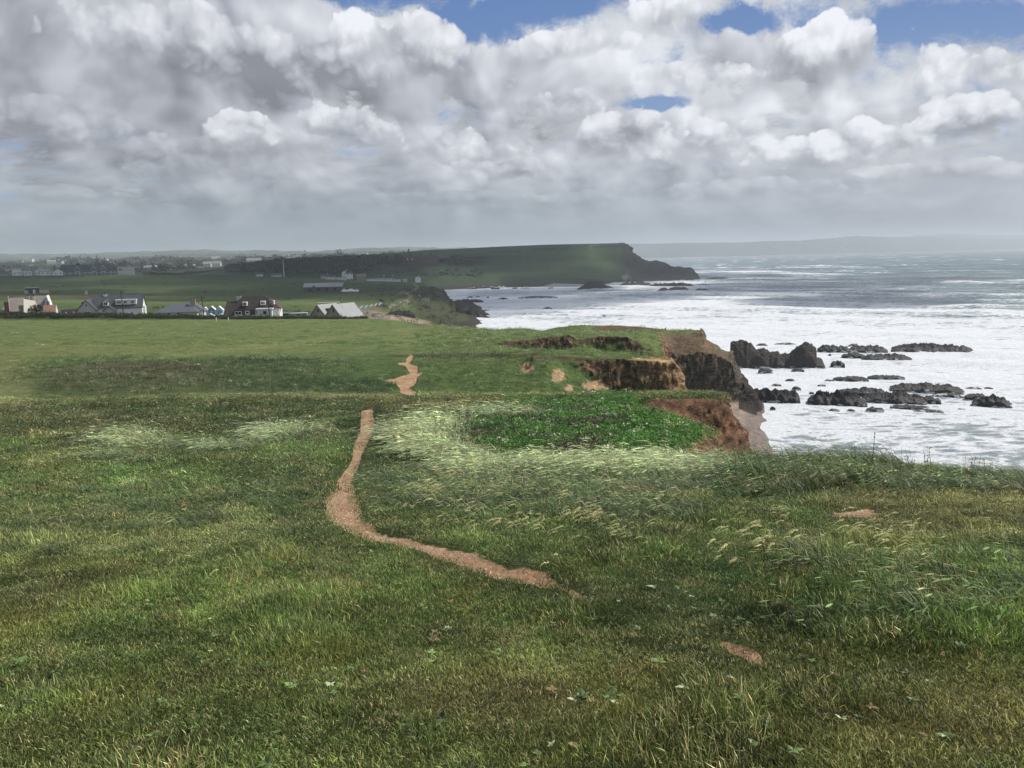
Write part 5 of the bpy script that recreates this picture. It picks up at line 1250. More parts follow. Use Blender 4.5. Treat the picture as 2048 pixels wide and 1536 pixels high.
chimney(o, X(17), -.7, 1.4, 1.35, 3.6, rbrick, 2); chimney(o, X(54), 3.5, 5.6, .9, 1.0, greyw, 1); chimney(o, X(64), 3.5, 4.6, .7, 2.0, cream, 1)
window(o, X(90), 3.6, 1.1, 1.5, -1.4); window(o, X(88.8), -.4, 1.0, 1.4, -1.4); window(o, X(28), .2, 1.4, 1.0, 0.0)
MB().box(X(25.2), X(26), -.9, -.6, .5, 7.2).build('downpipe', trim, o)
o = site('outbuilding', 102, 635, 272, 10, 'pale blue outbuilding with a rust tiled roof beside the leftmost house', 'outbuilding')
MB().box(-2.0, 1.6, 0, 3.2, -1.5, 1.9).gable(-2.0, 1.6, 0, 3.2, 1.9, 3.9, 'x').build('wall', bluep, o)
MB().slab_roof(-2.0, 1.3, 0, 3.2, 1.9, 3.95, 'x', th=.15, over=.2).build('roof', rusty, o)
MB().box(1.62, 1.7, .1, 3.1, -1.5, 1.9).add([(1.7,-.1,1.8),(1.7,1.6,4.1),(1.7,3.3,1.8)], [(0,1,2)]).build('end_wall', wht, o)
MB().box(-.6, .4, -.06, 0, -.4, 1.5).build('door', greym, o)

# ---- white house with dark roof and long dormer
s = 268/FPX
o = site('dormer_house', 226, 637, 268, 11, 'white house with a black slate roof, long white dormer and two front gables', 'house')
X = lambda u: (u-226)*s; Zz = lambda v: (637-v)*s
MB().box(X(196), X(281), 0, 8, -2, Zz(616)).gable(X(196), X(281), 0.02, 7.98, Zz(616), Zz(593.5), 'x').build('wall', wht, o)
MB().slab_roof(X(192), X(281), 0, 8, Zz(616), Zz(593), 'x', over=.3).build('roof', slate, o)
MB().box(X(167), X(199), -2.6, 5, -2, Zz(617)).gable(X(167), X(199), -2.6, 5, Zz(617), Zz(599.5), 'y').build('gable_wing', greyw, o)
MB().slab_roof(X(167), X(199), -2.6, 5, Zz(617), Zz(599), 'y', over=.4).build('wing_roof', slate, o)
MB().box(X(214), X(233), -2.8, 1, -2, Zz(620)).gable(X(214), X(233), -2.8, 1, Zz(620), Zz(612.5), 'y').build('porch', greyw, o)
MB().slab_roof(X(214), X(233), -2.8, 1, Zz(620), Zz(612), 'y', over=.45).build('porch_roof', slate, o)
MB().box(X(210), X(219.5), .2, 3, Zz(612), Zz(603)).gable(X(210), X(219.5), .2, 3, Zz(603), Zz(598.5), 'y').build('dormer', wht, o)
MB().slab_roof(X(210), X(219.5), .2, 3.4, Zz(603), Zz(598), 'y', th=.12, over=.2).build('dormer_roof', slate, o)
MB().box(X(233), X(271), .25, 4, Zz(610), Zz(601)).box(X(232), X(272), 0.0, 4, Zz(601)+.003, Zz(600)).build('long_dormer', wht, o)
MB().box(X(279), X(285), 2, 4.4, -2, Zz(614)).build('side_porch', wht, o)
window(o, X(211), Zz(611), 7.6*s, 7*s, .2); window(o, X(235), Zz(608.5), 9*s, 6*s, .25, n=3); window(o, X(247.5), Zz(608.5), 7*s, 6*s, .25); window(o, X(260.5), Zz(608.5), 8*s, 6*s, .25, n=3)
window(o, X(181), Zz(612.5), 4.5*s, 7*s, -2.6, n=1); window(o, X(179.5), Zz(625), 10*s, 4.5*s, -2.6, n=3); window(o, X(255), .6, 1.4, 1.0, 0)
chimney(o, X(208), 3.5, Zz(594), 1.0, .55, wht, 2, )
MB().box(X(172), X(176), -.5, .8, Zz(613), Zz(603)).build('vent_stack', black, o)
o = site('conservatory', 143, 637, 273, 5, 'long low glazed lean-to left of the dark roofed white house', 'outbuilding')
MB().box(-3.2, 3.2, 0, 3, -1, 1.1).build('wall', greyw, o)
MB().add([(-3.3,-.2,1.1),(3.3,-.2,1.1),(3.1,3,2.9),(-3.1,3,2.9)], [(0,1,2,3)]).box(-3.4, 3.4, -.28, -.2, 1.0, 1.2).build('roof', black, o)
MB().box(-1.6, -1.3, .1, .6, 1.3, 2.2).box(.6, .9, .1, .6, 1.3, 2.2).build('roof_vent', trim, o)

# ---- grey hipped bungalow
s = 272/FPX
o = site('bungalow', 358, 638, 272, 12, 'low bungalow with a grey hipped slate roof and stout buff chimney', 'bungalow')
X = lambda u: (u-358)*s; Zz = lambda v: (638-v)*s
MB().box(X(314), X(393), 0, 8, -2, Zz(624.5)).build('wall', cream, o)
MB().hip(X(314), X(393), 0, 8, Zz(624.5), Zz(608.5), il=5.2, ir=4.2, over=.6).build('roof', slate2 if False else simple('mid_slate_roof', (.115, .125, .145), .5, .3, var=.15, scale=2), o)
MB().box(X(388), X(400), 3, 9.5, -2, Zz(625)).build('rear_wing', wht, o)
MB().hip(X(350), X(402), 3.2, 10, Zz(624), Zz(604), il=4.5, ir=4.5, over=.4).build('rear_roof', simple('mid_slate_roof', (0, 0, 0)), o)
chimney(o, X(379), 2.6, Zz(613), 1.5, 1.9, stone, 2)
for uu in (318, 336.5, 354.5): window(o, X(uu), Zz(629), 6.5*s, 4*s, 0, n=3, frame=.06)
window(o, 3.6, .7, 1.2, 1.1, X(400), side='r', n=1)

# ---- brown roofed house
s = 262/FPX
o = site('brown_roofed_house', 506, 641, 262, 9, 'big white house under a steep chocolate brown tiled roof with two dormers', 'house')
X = lambda u: (u-506)*s; Zz = lambda v: (641-v)*s
MB().box(X(470), X(556), 0, 9, -2, Zz(625)).build('wall', wht, o)
MB().add([(X(452),-.6,Zz(629)),(X(547),-.6,Zz(617)),(X(547),9.4,Zz(617)),(X(452),9.4,Zz(629)),(X(484),3.6,Zz(594)),(X(531),3.6,Zz(593)),(X(531),5.2,Zz(593)),(X(484),5.2,Zz(594)), (X(452),-.6,Zz(629)),(X(475),-.6,Zz(629.5))],
   [(0,1,5,4),(1,2,6,5),(2,3,7,6),(3,0,4,7),(4,5,6,7)]).build('roof', brown, o)
MB().add([(X(450),-1.0,Zz(629.5)),(X(480),-1.0,Zz(629.5)),(X(480),3.5,Zz(602.5)),(X(454.5),3.5,Zz(602.5)),(X(480),9,Zz(629)),(X(450),9,Zz(629))], [(0,1,2,3),(3,2,4,5),(1,4,2),(0,3,5)]).box(X(452), X(480), -.5, 8.6, -2, Zz(629)).build('lower_roof', brown, o)
MB().box(X(472), X(520), -.75, .2, Zz(629.3), Zz(619)).build('tile_hung_front', brown, o)
MB().box(X(516), X(545.5), -2.6, 3, -2, Zz(619)).build('bay_wall', simple('pale_grey_green_render', (.58, .62, .60), .8), o)
MB().box(X(515), X(547.5), -3.0, 3, Zz(619)+.003, Zz(616.8)).build('flat_roof', trim, o)
MB().box(X(545), X(558), .5, 8, -2, Zz(618.5)).build('side_wall', wht, o)
MB().add([(X(545),.2,Zz(618)),(X(561),.2,Zz(617.5)),(X(561),8.6,Zz(617.5)),(X(540),8.6,Zz(618)),(X(538),3.4,Zz(601)),(X(541),5.5,Zz(600))], [(0,1,4),(1,2,5,4),(2,3,5),(3,0,4,5)]).build('side_roof', simple('warm_brown_tile', (.080, .048, .042), .7, var=.3), o)
MB().box(X(547), X(549.6), -.1, 1.4, Zz(610), Zz(604)).gable(X(546.5), X(550), -.2, 1.4, Zz(604), Zz(602), 'y').build('side_dormer', wht, o)
MB().box(X(487), X(496), .45, 2.6, Zz(611.5), Zz(604)).build('dormer', wht, o); MB().box(X(522), X(531.5), .45, 2.6, Zz(610.8), Zz(603)).build('dormer', wht, o)
window(o, X(487.3), Zz(611.3), 8.4*s, 7*s, .45, n=3); window(o, X(522.3), Zz(610.6), 8.8*s, 7*s, .45, n=3)
window(o, X(473), Zz(629), 13*s, 7.5*s, -.8, n=2); window(o, X(493), Zz(628), 8*s, 6.5*s, -.8, n=1, frame=.2); window(o, X(512), Zz(628), 4*s, 7*s, -.8, n=1)
window(o, X(529), Zz(628), 6*s, 6*s, -2.6, n=1, frame=.05, fm=black); window(o, 2.2, Zz(627), 1.6, 1.5, X(558), side='r')
MB().box(X(472), X(516), -1.6, -1.3, -1.5, Zz(629.4)).build('parapet', wht, o)
chimney(o, X(474), 3.2, Zz(603), 1.3, 1.5, greyw, 2)
# ---- small huts between the houses
def hut(u, v, Y, w, h, d, wallm, roofm, label, delta=8, door=None, cat='beach hut', group=None, trimc=None):
    s = Y/FPX; w *= s; h *= s
    o = site('beach_hut', u, v, Y, delta, label, cat, group)
    MB().box(-w/2, w/2, 0, d, -1, h*.62).gable(-w/2, w/2, 0, d, h*.62, h, 'y').build('wall', wallm, o)
    MB().slab_roof(-w/2, w/2, 0, d, h*.62, h, 'y', th=.10, over=.15).build('roof', roofm, o)
    dm = MB().box(-w*.2, w*.2, -.05, 0, -.2, h*.55); dm.build('door', door or trim, o)
    tr = MB().box(-w/2-.02, -w/2+.14, -.04, .0, -.5, h*.62).box(w/2-.14, w/2+.02, -.04, 0, -.5, h*.62); tr.build('corner_board', trimc or trim, o)
    return o
P1 = lambda n, c: simple(n, c, .6, var=.05)
GHT = 'painted beach huts in a row above the sand'
for i, (u, v, w, h, wc, dc, lb) in enumerate([(727, 626, 11, 15, (.50, .68, .72), (.16, .34, .44), 'pale turquoise beach hut nearest the slate roofed hall'), (737, 623.5, 10, 14, (.36, .58, .60), (.70, .74, .72), 'green blue beach hut, second from the hall'),
     (746.5, 621.5, 10, 13.5, (.62, .50, .28), (.66, .60, .38), 'yellow beach hut in the middle of the row'), (755.5, 620, 10, 13.5, (.60, .16, .16), (.70, .40, .40), 'red beach hut, second from the right end'),
     (765, 618, 11, 13.5, (.12, .34, .50), (.62, .72, .76), 'bright blue beach hut at the right end of the row')]):
    hut(u, v, 345+i*6, w, h*.92, 2.4, P1('hut_%d' % i, wc), trim, lb, -16, P1('hut_door_%d' % i, dc), group=GHT, trimc=P1('hut_%d' % i, wc))
GH2 = 'blue and white huts behind the bungalow'
for i, (u, v, w, h, wc, dc, lb) in enumerate([(411, 632, 9, 17, (.55, .66, .70), (.5, .6, .66), 'pale hut half hidden beside the bungalow pole'), (424, 632, 14, 19, (.14, .27, .45), (.45, .60, .68), 'dark blue hut with white gable behind the bungalow'), (439, 632, 14, 19, (.38, .60, .66), (.16, .40, .46), 'turquoise hut with white gable left of the brown roof')]):
    hut(u, v, 292, w, h, 3.2, P1('bhut_%d' % i, wc), trim, lb, 8, P1('bhut_door_%d' % i, dc), group=GH2)
o = site('boat_shed', 432, 636, 284, 5, 'low white roofed huts in front of the blue and turquoise huts', 'shed')
MB().box(-3.6, 3.4, 0, 2.4, -1, .6).build('wall', bluep, o); MB().slab_roof(-3.6, -.2, 0, 2.4, .6, 1.5, 'y', th=.08, over=.1).slab_roof(0, 3.4, 0, 2.4, .6, 1.3, 'y', th=.08, over=.1).build('roof', trim, o)
o = site('garden_shed', 569, 637, 285, 6, 'dark timber shed right of the brown roofed house', 'shed')
MB().box(-1.4, 1.4, 0, 2.6, -1, 1.7).build('wall', black, o); MB().box(-1.55, 1.55, -.15, 2.7, 1.7, 1.85).build('roof', greym, o); MB().box(-.9, -.5, -.04, 0, -.3, .7).build('door', trim, o)
o = site('cafe_cabin', 598, 638, 300, 8, 'blue painted cabin with pale flat roof left of the hall', 'cabin')
MB().box(-3, 2.8, 0, 3, -1, 1.9).build('wall', P1('cabin_blue', (.10, .20, .36)), o); MB().box(-3.2, 3.0, -.25, 3.1, 1.9, 2.15).build('roof', greyw, o)
window(o, -2.2, .6, 1.0, 1.0); window(o, .3, .6, 1.0, 1.0); MB().box(-.7, 0, -.05, 0, -.6, 1.4).build('door', P1('cabin_teal', (.25, .5, .52)), o)

# ---- the hall by the beach: two long pitched roofs seen three quarter on
s = 290/FPX
o = site('beach_hall', 668, 641, 290, 38, 'buff walled hall by the beach with two big pale slate roofs', 'hall')
def hall(par, x0, x1, y0, y1, ze, zr, nm):
    MB().box(x0, x1, y0, y1, -2.5, ze).gable(x0, x1, y0, y1, ze, zr, 'y').build(nm+'_wall', stone, par)
    MB().slab_roof(x0, x1, y0, y1, ze, zr, 'y', th=.2, over=.45).build(nm+'_roof', slate2, par)
hall(o, -7.6, -.2, -3.6, 6.5, 1.6, 5.6, 'left')
hall(o, .6, 8.0, -5.6, 6.0, 1.6, 5.9, 'right')
MB().box(-4.0, -1.1, -1.5, 4.2, 2.2, 4.3).build('dormer_front', black, o)
for k in range(3): window(o, -1.1+1.7*k, 2.8, 1.3, 1.1, -1.08, side='r', n=2)
window(o, -4.2, 3.1, .7, 1.2, -3.6, n=1, fm=black, frame=.05); window(o, 4.1, 3.2, .6, 1.5, -5.6, n=1, fm=black, frame=.05)
for k in range(2): MB().box(8.0, 8.06, -3.4+4.2*k, -3.1+4.2*k, -2, 1.55).build('drainpipe', black, o)
MB().add([(-9.3,-3.9,-.8),(-7.5,-3.9,2.6),(-7.5,-3.6,2.6),(-9.3,-3.6,-.8)], [(0,1,2,3)]).box(-9.6, -7.6, -3.5, 1, -2, .2).build('ramp', trim, o)
for uu, vv, lb in ((646, 614, 'left of two low pale roofed sheds showing above the hall'), (667, 613, 'right of two low pale roofed sheds showing above the hall')):
    o = site('flat_roofed_shed', uu, vv, 345, 5, lb, 'shed')
    MB().box(-2.1, 2.1, 0, 3, -2, 1.3).build('wall', black, o); MB().box(-2.3, 2.3, -.3, 3.2, 1.3, 1.75).build('roof', concrete, o)

# ---- long sheet clad shed on the down
Y = 468; s = Y/FPX
o = site('long_shed', 648, 583, Y, 10, 'long grey sheet clad shed standing alone on the green down', 'shed')
MB().box(-40*s, 36*s, 0, 10, -2, 9*s).gable(-40*s, 36*s, 0, 10, 9*s, 16*s, 'x').build('wall', shedb, o)
MB().slab_roof(-40*s, 36*s, 0, 10, 9*s, 16*s, 'x', th=.2, over=.3).build('roof', slate2, o)
for k in range(4): MB().box(-30*s+k*16*s, -24*s+k*16*s, -.06, 0, .5, 1.8).build('door', black, o)
MB().box(-21*s, -18*s, -.6, .4, 9*s, 10*s+.5).build('roof_vent', black, o)
o = MB(); 
cv = site('covered_heap', 700, 583, 466, 0, 'long white sheeted heap lying right of the grey shed', 'heap')
V = []; nn = 40
hx_ = np.linspace(-18, 18, nn)*s
for i, xx in enumerate(hx_):
    hgt_ = (1.0+.9*abs(math.sin(i*.19+.6)))*(1-abs(xx/(18*s))**6)
    for k in range(7):
        a = math.pi*k/6; V.append((xx, -math.cos(a)*1.4, math.sin(a)*hgt_*.9-.1))
mesh_from('sheet', V, [(i*7+k, (i+1)*7+k, (i+1)*7+k+1, i*7+k+1) for i in range(nn-1) for k in range(6)], trim, cv)
MB().box(18*s, 19*s, -.2, .2, 0, 1.6).build('post', greym, cv)

# ---- clubhouse on the far left down
Y = 450; s = Y/FPX
o = site('pavilion', 72, 585, Y, 0, 'small flat roofed pavilion with a white gabled porch on the far left down', 'pavilion')
MB().box(-18*s, 6*s, 0, 6, -2, 9*s).build('wall', slate, o); MB().box(-18*s, 7*s, -.5, 6, 9*s, 10*s).build('roof', concrete, o)
MB().box(-20*s, -13*s, -1, 0, -1, 4.5*s).box(6*s, 23*s, -.5, 2, -1, 4*s).build('low_wall', concrete, o)
MB().box(-5*s, -1*s, -1.2, 0, -1, 3*s).gable(-5.5*s, -.5*s, -1.2, 0, 3*s, 6*s, 'y').build('porch', trim, o); MB().box(-3.8*s, -2.2*s, -1.25, -1.2, 0, 2.6*s).build('door', black, o)
o = site('kiosk', 173, 588, 438, 0, 'tiny grey hut alone on the down above the white house', 'hut')
MB().box(-.7, .7, 0, 1.4, -.5, 1.6).build('wall', greyw, o); MB().box(-.85, .85, -.1, 1.5, 1.6, 1.8).build('roof', greym, o)

# ---- lookout on the low headland
o = site('lookout_hut', 851, 603, 400, 0, 'small dark lookout hut on the low rocky headland', 'hut')
MB().box(-1.8, 1.8, 0, 2.4, -1.5, 1.5).build('wall', greyw, o); MB().box(-2, 2, -.2, 2.6, 1.5, 1.75).build('roof', slate, o); window(o, -1.4, .3, 1.2, .9, 0); window(o, .1, .3, 1.2, .9, 0)
o = site('small_shelter', 839, 596, 422, 0, 'small white shelter above the lookout hut', 'hut')
MB().box(-.8, .8, 0, 1.2, -1, .9).gable(-.8, .8, 0, 1.2, .9, 1.4, 'y').build('wall', wht, o); MB().box(-.3, .3, -.03, 0, 0, .8).build('door', black, o)

# ---- long hotel and white block on the skyline left
Y = 760; s = Y/FPX
o = site('gabled_hotel', 180, 553.5, Y, 0, 'long dark Victorian hotel with three white bargeboard gables on the ridge', 'hotel')
MB().box(-53*s, 50*s, 0, 10, -4, 15*s).build('wall', simple('grey_blue_render', (.15, .17, .19), .8), o)
MB().hip(-53*s, 50*s, 0, 10, 15*s, 24*s, il=6*s, ir=6*s).build('roof', slate, o)
for uu in (159, 188, 205):
    a = (uu-180)*s
    gb = MB().box(a-5*s, a+5*s, -1.6, 5, -4, 13*s).gable(a-5.5*s, a+5.5*s, -1.6, 5, 13*s, 21*s, 'y').build('gable_bay', simple('grey_blue_render', (0,)*3), o)
    MB().slab_roof(a-5.2*s, a+5.2*s, -1.7, -1.2, 13*s, 21.5*s, 'y', th=.5, over=.2).build('bargeboard', trim, gb)
    window(o, a-4*s, 1.5*s, 8*s, 9*s, -1.6, n=3, frame=.35)
for uu in (133, 144, 171, 179, 216, 224): window(o, (uu-180)*s, 2*s, 3.5*s, 7*s, 0, n=1, frame=.3)
MB().box(-50*s, 48*s, -1.9, -1.65, 7.2*s, 8.0*s).build('balcony_rail', greyw, o)
chimney(o, (158-180)*s, 4, 23*s, 2.6, 1.6, black, 3)
Y = 790; s = Y/FPX
o = site('white_block', 250, 552, Y, -8, 'cream flat roofed block of flats at the right end of the hotel', 'flats')
MB().box(-15*s, 18*s, 0, 10, -4, 16*s).build('wall', P1('flats_cream', (.60, .60, .52)), o); MB().box(-15.3*s, 18.3*s, -.3, 10.3, 16*s, 17*s).build('parapet', P1('flats_cream', (0, 0, 0)), o)
MB().box(-24*s, -15*s, 1, 9, -4, 14.5*s).gable(-25*s, -18*s, 1, 9, 14.5*s, 21*s, 'y').build('tower_wing', slate, o); MB().box(7*s, 14*s, 2, 6, 17*s, 20*s).build('roof_block', P1('blue_grey', (.28, .36, .46)), o)
for r in range(2):
    for k in range(7): window(o, (-12.5+4*k)*s, (3+6.5*r)*s, 2*s, 3.2*s, 0, n=1, frame=.2)
MB().box(-10*s, -5*s, -.05, 0, 11*s, 14*s).build('upper_window', glass, o)

def cottage(u, v, Y, w, h, label, wallm=wht, roofm=slate, d=6, delta=0, nwin=2, axis='x', group=None, chim=True, cat='cottage', name='cottage', roof_h=.42):
    s = Y/FPX; w *= s; h *= s; e = h*(1-roof_h)
    o = site(name, u, v, Y, delta, label, cat, group)
    MB().box(-w/2, w/2, 0, d, -3, e).gable(-w/2, w/2, 0, d, e, h, axis).build('wall', wallm, o)
    MB().slab_roof(-w/2, w/2, 0, d, e, h, axis, th=.18, over=.25).build('roof', roofm, o)
    for k in range(nwin):
        x_ = -w/2+w*(k+.5)/nwin-.5; window(o, x_, e*.35, 1.0, min(1.2, e*.45), 0, n=1, frame=.1)
    if chim: chimney(o, w*.28, d*.4, h-.3, .8, 1.0, wallm, 1)
    return o
GV = 'white bungalows left of the gabled hotel'
for i, (u, v, w, h, lb) in enumerate([(35, 551, 17, 10, 'white bungalow furthest left on the ridge'), (56, 551, 14, 9, 'white bungalow second from the left on the ridge'), (76, 550.5, 9, 13, 'narrow tall white gabled house on the ridge'),
      (90, 550.5, 18, 12, 'broad white bungalow with grey roof in the ridge row'), (107, 551, 11, 8, 'low white house between the broad bungalow and the hotel'), (117, 551, 17, 13, 'white house with a steep gable touching the hotel')]):
    cottage(u, v, 745, w, h, lb, wht, slate2, 7, 0, 2, 'y' if i in (2, 5) else 'x', GV, chim=False)
GC = 'cottages in the hollow below the headland'
for (u, v, Y, w, h, lb, wm, rm, nw, ax) in [
    (519, 553, 700, 14, 8, 'small white pebbled cottage left of the flagpole', wht, slate, 3, 'x'), (553, 553, 705, 20, 6, 'low grey terrace at the foot of the flagpole', greyw, slate, 3, 'x'),
    (429, 548, 1300, 8, 4, 'tiny white building alone before the dark trees', wht, slate2, 1, 'x'),
    (650, 557, 720, 16, 9, 'grey cottage at the left end of the village row', greyw, slate, 2, 'x'), (662, 557.5, 715, 18, 6, 'low white building with bright wall in the village row', wht, slate, 3, 'x'), (680, 559, 712, 24, 4, 'long low white wall and shed in the village row', wht, slate2, 3, 'x'),
    (689, 550.5, 740, 10, 9, 'white gabled house with slanting roof above the village row', wht, slate, 1, 'y'), (699, 551.5, 738, 13, 8, 'white house with two windows above the village row', wht, slate, 2, 'x'),
    (723, 559.5, 712, 19, 11, 'tall buff yellow house in the village row', stone, oldt, 2, 'x'),
    (743, 561, 708, 18, 7, 'white cottage right of the buff yellow house', wht, slate, 3, 'x'), (762, 561, 708, 19, 8.5, 'white cottage in the middle of the long terrace', wht, slate, 4, 'x'), (780, 561.5, 706, 16, 9, 'white cottage with a pale chimney in the terrace', wht, slate, 3, 'x'),
    (795, 561.5, 705, 13, 6, 'last white cottage at the right of the terrace', wht, slate, 3, 'x'), (810, 562, 702, 9, 4, 'low grey store beyond the terrace', greyw, greym, 1, 'x'), (836, 558.5, 760, 11, 6, 'white gabled boathouse standing apart on the right', wht, slate, 1, 'y')]:
    cottage(u, v, Y, w, h, lb, wm, rm, 6, 0, nw, ax, GC, chim=(h > 8))
# ---- red brick mansion under the headland
Y = 960; s = Y/FPX
o = site('brick_mansion', 840, 529, Y, 0, 'large red brick mansion with white gables on the wooded slope', 'mansion')
rb = simple('dull_red_brick', (.115, .060, .048), .85)
MB().box(-46*s, 36*s, 0, 12, -6, 13*s).box(-46*s, -34*s, -2, 10, -6, 17*s).build('wall', rb, o); MB().hip(-34*s, 38*s, 0, 12, 13*s, 18*s, il=4, ir=4).hip(-46*s, -34*s, -2, 10, 17*s, 20*s, il=2, ir=2).build('roof', brown, o)
for uu in (816, 825):
    a = (uu-840)*s; gb = MB().box(a-2.6*s, a+2.6*s, -1.5, 4, -6, 9*s).gable(a-2.8*s, a+2.8*s, -1.5, 4, 9*s, 14*s, 'y').build('gable_bay', rb, o); MB().gable(a-1.6*s, a+1.6*s, -1.6, -1.5, 10*s, 13*s, 'y').build('white_gable', trim, gb)
for k in range(9): window(o, (-32+7.5*k)*s, 3*s, 2*s, 5*s, 0 if k not in (1, 2) else -1.6, n=1, frame=.1, fm=concrete)
for k in range(3): chimney(o, (-20+20*k)*s, 5, 17*s, 2, 2, rb, 2)
o = site('brick_annexe', 886, 523, 985, 0, 'low brick annexe right of the red mansion', 'house'); MB().box(-9, 8, 0, 8, -4, 4).build('wall', rb, o); MB().slab_roof(-9, 8, 0, 8, 4, 7, 'x').build('roof', slate, o)

# ---- poles, posts, flagpole
def pole(name, u, vb, vt, Y, r0, r1, mat, label, cat, arm=None, group=None, lean=0.0):
    q = P(u, vb, Y); h = (vb-vt)*Y/FPX
    V = []; n = 8
    for (z, r) in ((-1, r0), (h, r1)):
        for k in range(n): V.append((r*math.cos(k*2*math.pi/n)+lean*z, r*math.sin(k*2*math.pi/n), z))
    o = site(name, u, vb, Y, 0, label, cat, group)
    mesh_from('pole', V, [(k, (k+1) % n, n+(k+1) % n, n+k) for k in range(n)]+[tuple(range(n, 2*n))], mat, o)
    if arm: MB().box(-arm, arm, -.06, .06, h-.5, h-.35).build('cross_arm', mat, o)
    return o
GP = 'telegraph poles by the houses'
pole('telegraph_pole', 248, 637, 582, 262, .16, .11, black, 'telegraph pole standing before the dark roofed white house', 'pole', .5, GP, -.02)
pole('telegraph_pole', 409, 638, 593, 264, .16, .11, black, 'telegraph pole at the right end of the grey bungalow', 'pole', .7, GP, -.05)
pole('telegraph_pole', 540, 640, 594, 254, .17, .12, black, 'telegraph pole before the right end of the brown roof', 'pole', None, GP, -.03)
pole('flagpole', 568, 552, 520, 690, .28, .14, trim, 'tall white flagpole rising before the dark wood', 'flagpole')
pole('beacon_post', 1410.5, 577, 562, 800, .35, .25, black, 'thin dark beacon post with a top mark standing on a rock off the headland', 'beacon', .9)
pole('marker_post', 1287.5, 581, 575.5, 790, .4, .3, black, 'short dark marker post in the water before the headland', 'post')
pole('field_post', 433, 645, 635, 229, .14, .12, trim, 'short pale post at the field edge, left of two', 'post', group='pale posts at the field edge')
pole('field_post', 457, 643, 635, 229, .14, .12, trim, 'short pale post at the field edge, right of two', 'post', group='pale posts at the field edge')
# fence at the corner of the field
fo = site('wooden_fence', 823, 647, 226, 0, 'wooden post and rail fence at the seaward corner of the field', 'fence')
wd_ = simple('weathered_wood', (.10, .075, .055), .9)
s = 226/FPX; xs = [-20, -13, -8, 0, 5, 11.5]
for x_ in xs: MB().box(x_*s-.07, x_*s+.07, -.07, .07, -.8, 1.05+.1*(x_ > -1)).build('post', wd_, fo)
for z_ in (.45, .9): MB().box(-20*s, 11.5*s, -.11, -.07, z_, z_+.09).build('rail', wd_, fo)
# tiny posts along the slipway
# slipway hut walls by the beach
o = site('stone_arch', 757, 633, 318, 0, 'broken pale stone arch on the bare bank below the huts', 'ruin')
V = []; n = 14
for k in range(n+1):
    a = math.pi*k/n
    for (r, y_) in ((1.25, 0), (1.75+.1*math.sin(k*2.1), 0), (1.75, 1.2), (1.25, 1.2)): V.append((math.cos(a)*r*1.2, y_, math.sin(a)*r-.3))
mesh_from('arch', V, [(k*4+j, k*4+(j+1) % 4, k*4+4+(j+1) % 4, k*4+4+j) for k in range(n) for j in range(4)], concrete, o); MB().box(-2.6, -1.4, .1, 1.4, -1, 1.1).build('rubble_wall', stone, o)

# ---- breakwater
bw0 = Psea(1086, 572.5, .2); bw1 = Psea(1160, 573.5, .2)
V = []; 
pts = [(1084, 572.8), (1096, 571), (1108, 569.6), (1130, 570.6), (1150, 571.5), (1168, 572)]
tops = [.2, 2.0, 3.4, 3.0, 2.6, 2.4]
Vb = []
for (uu, vv), hh_ in zip(pts, tops):
    b_ = Psea(uu, 574.5, 0); c = b_; 
    for (dy, z) in ((-1.5, -1.5), (-.4, hh_), (3.4, hh_+.1), (4.6, -1.5)): Vb.append((c[0], c[1]+dy, z))
mesh_b = mesh_from('breakwater', Vb, [(i*4+k, (i+1)*4+k, (i+1)*4+k+1, i*4+k+1) for i in range(len(pts)-1) for k in range(3)]+[(0, 1, 2, 3), tuple((len(pts)-1)*4+k for k in (3, 2, 1, 0))], concrete)
tag(mesh_b, 'pale curved concrete breakwater running out to the dark rock', 'breakwater')
# ---- moored boats
def boat(u, v, L, label, cabin=True, mast=False, hullm=trim, group='small boats moored in the harbour mouth'):
    q = Psea(u, v, .2); o = bpy.data.objects.new('moored_boat', None); COL.objects.link(o); o.location = (q[0], q[1], .15); o.rotation_euler = (0, 0, random.uniform(-.5, .5))
    tag(o, label, 'boat', group)
    V = []; n = 9
    for i in range(n):
        f = i/(n-1); w_ = L*.17*math.sin(math.pi*min(1, .25+f*.75))**.7 if f < 1 else .02; x_ = (f-.5)*L; sh = .75+.25*f
        for (a, z) in ((-1, sh), (-.75, .1), (0, -.35), (.75, .1), (1, sh)): V.append((x_, a*w_, z))
    F = [(i*5+k, (i+1)*5+k, (i+1)*5+k+1, i*5+k+1) for i in range(n-1) for k in range(4)]+[(i*5, i*5+4, (i+1)*5+4, (i+1)*5) for i in range(n-1)]
    mesh_from('hull', V, F, hullm, o)
    if cabin: MB().box(-L*.1, L*.18, -L*.09, L*.09, .75, 1.7).build('cabin', trim, o)
    if mast: MB().box(-.08, .08, -.08, .08, .7, L*1.3).build('mast', greym, o)
for (a, b, L, lb, cb, ms, hm) in [(605, 672, 6, 'white boat furthest left in the mooring', True, False, trim), (650, 682, 5, 'small low white dinghy second from the left', False, False, trim), (690, 686, 5.5, 'dark hulled boat third from the left', True, False, black),
    (810, 674, 6, 'faint white boat close under the dark shore', True, False, trim), (915, 675, 6.5, 'white boat just left of the largest boat', True, False, trim), (965, 688, 9, 'largest boat, white cabin above a dark hull', True, False, black),
    (1012, 675, 7, 'white yacht with a mast beside the largest boat', True, True, trim), (1062, 676, 6, 'white boat right of the masted yacht', True, False, trim), (1215, 685, 5, 'small dark boat alone in the middle', False, False, black),
    (1330, 684, 6, 'white boat, left of the rightmost pair', True, False, trim), (1362, 686, 6, 'white boat at the right end of the moorings', True, False, trim), (1672, 684, 5, 'small dark boat by the breakwater root', False, False, black)]:
    boat(840+a/6.4, 470+b/6.4, L, lb, cb, ms, hm)
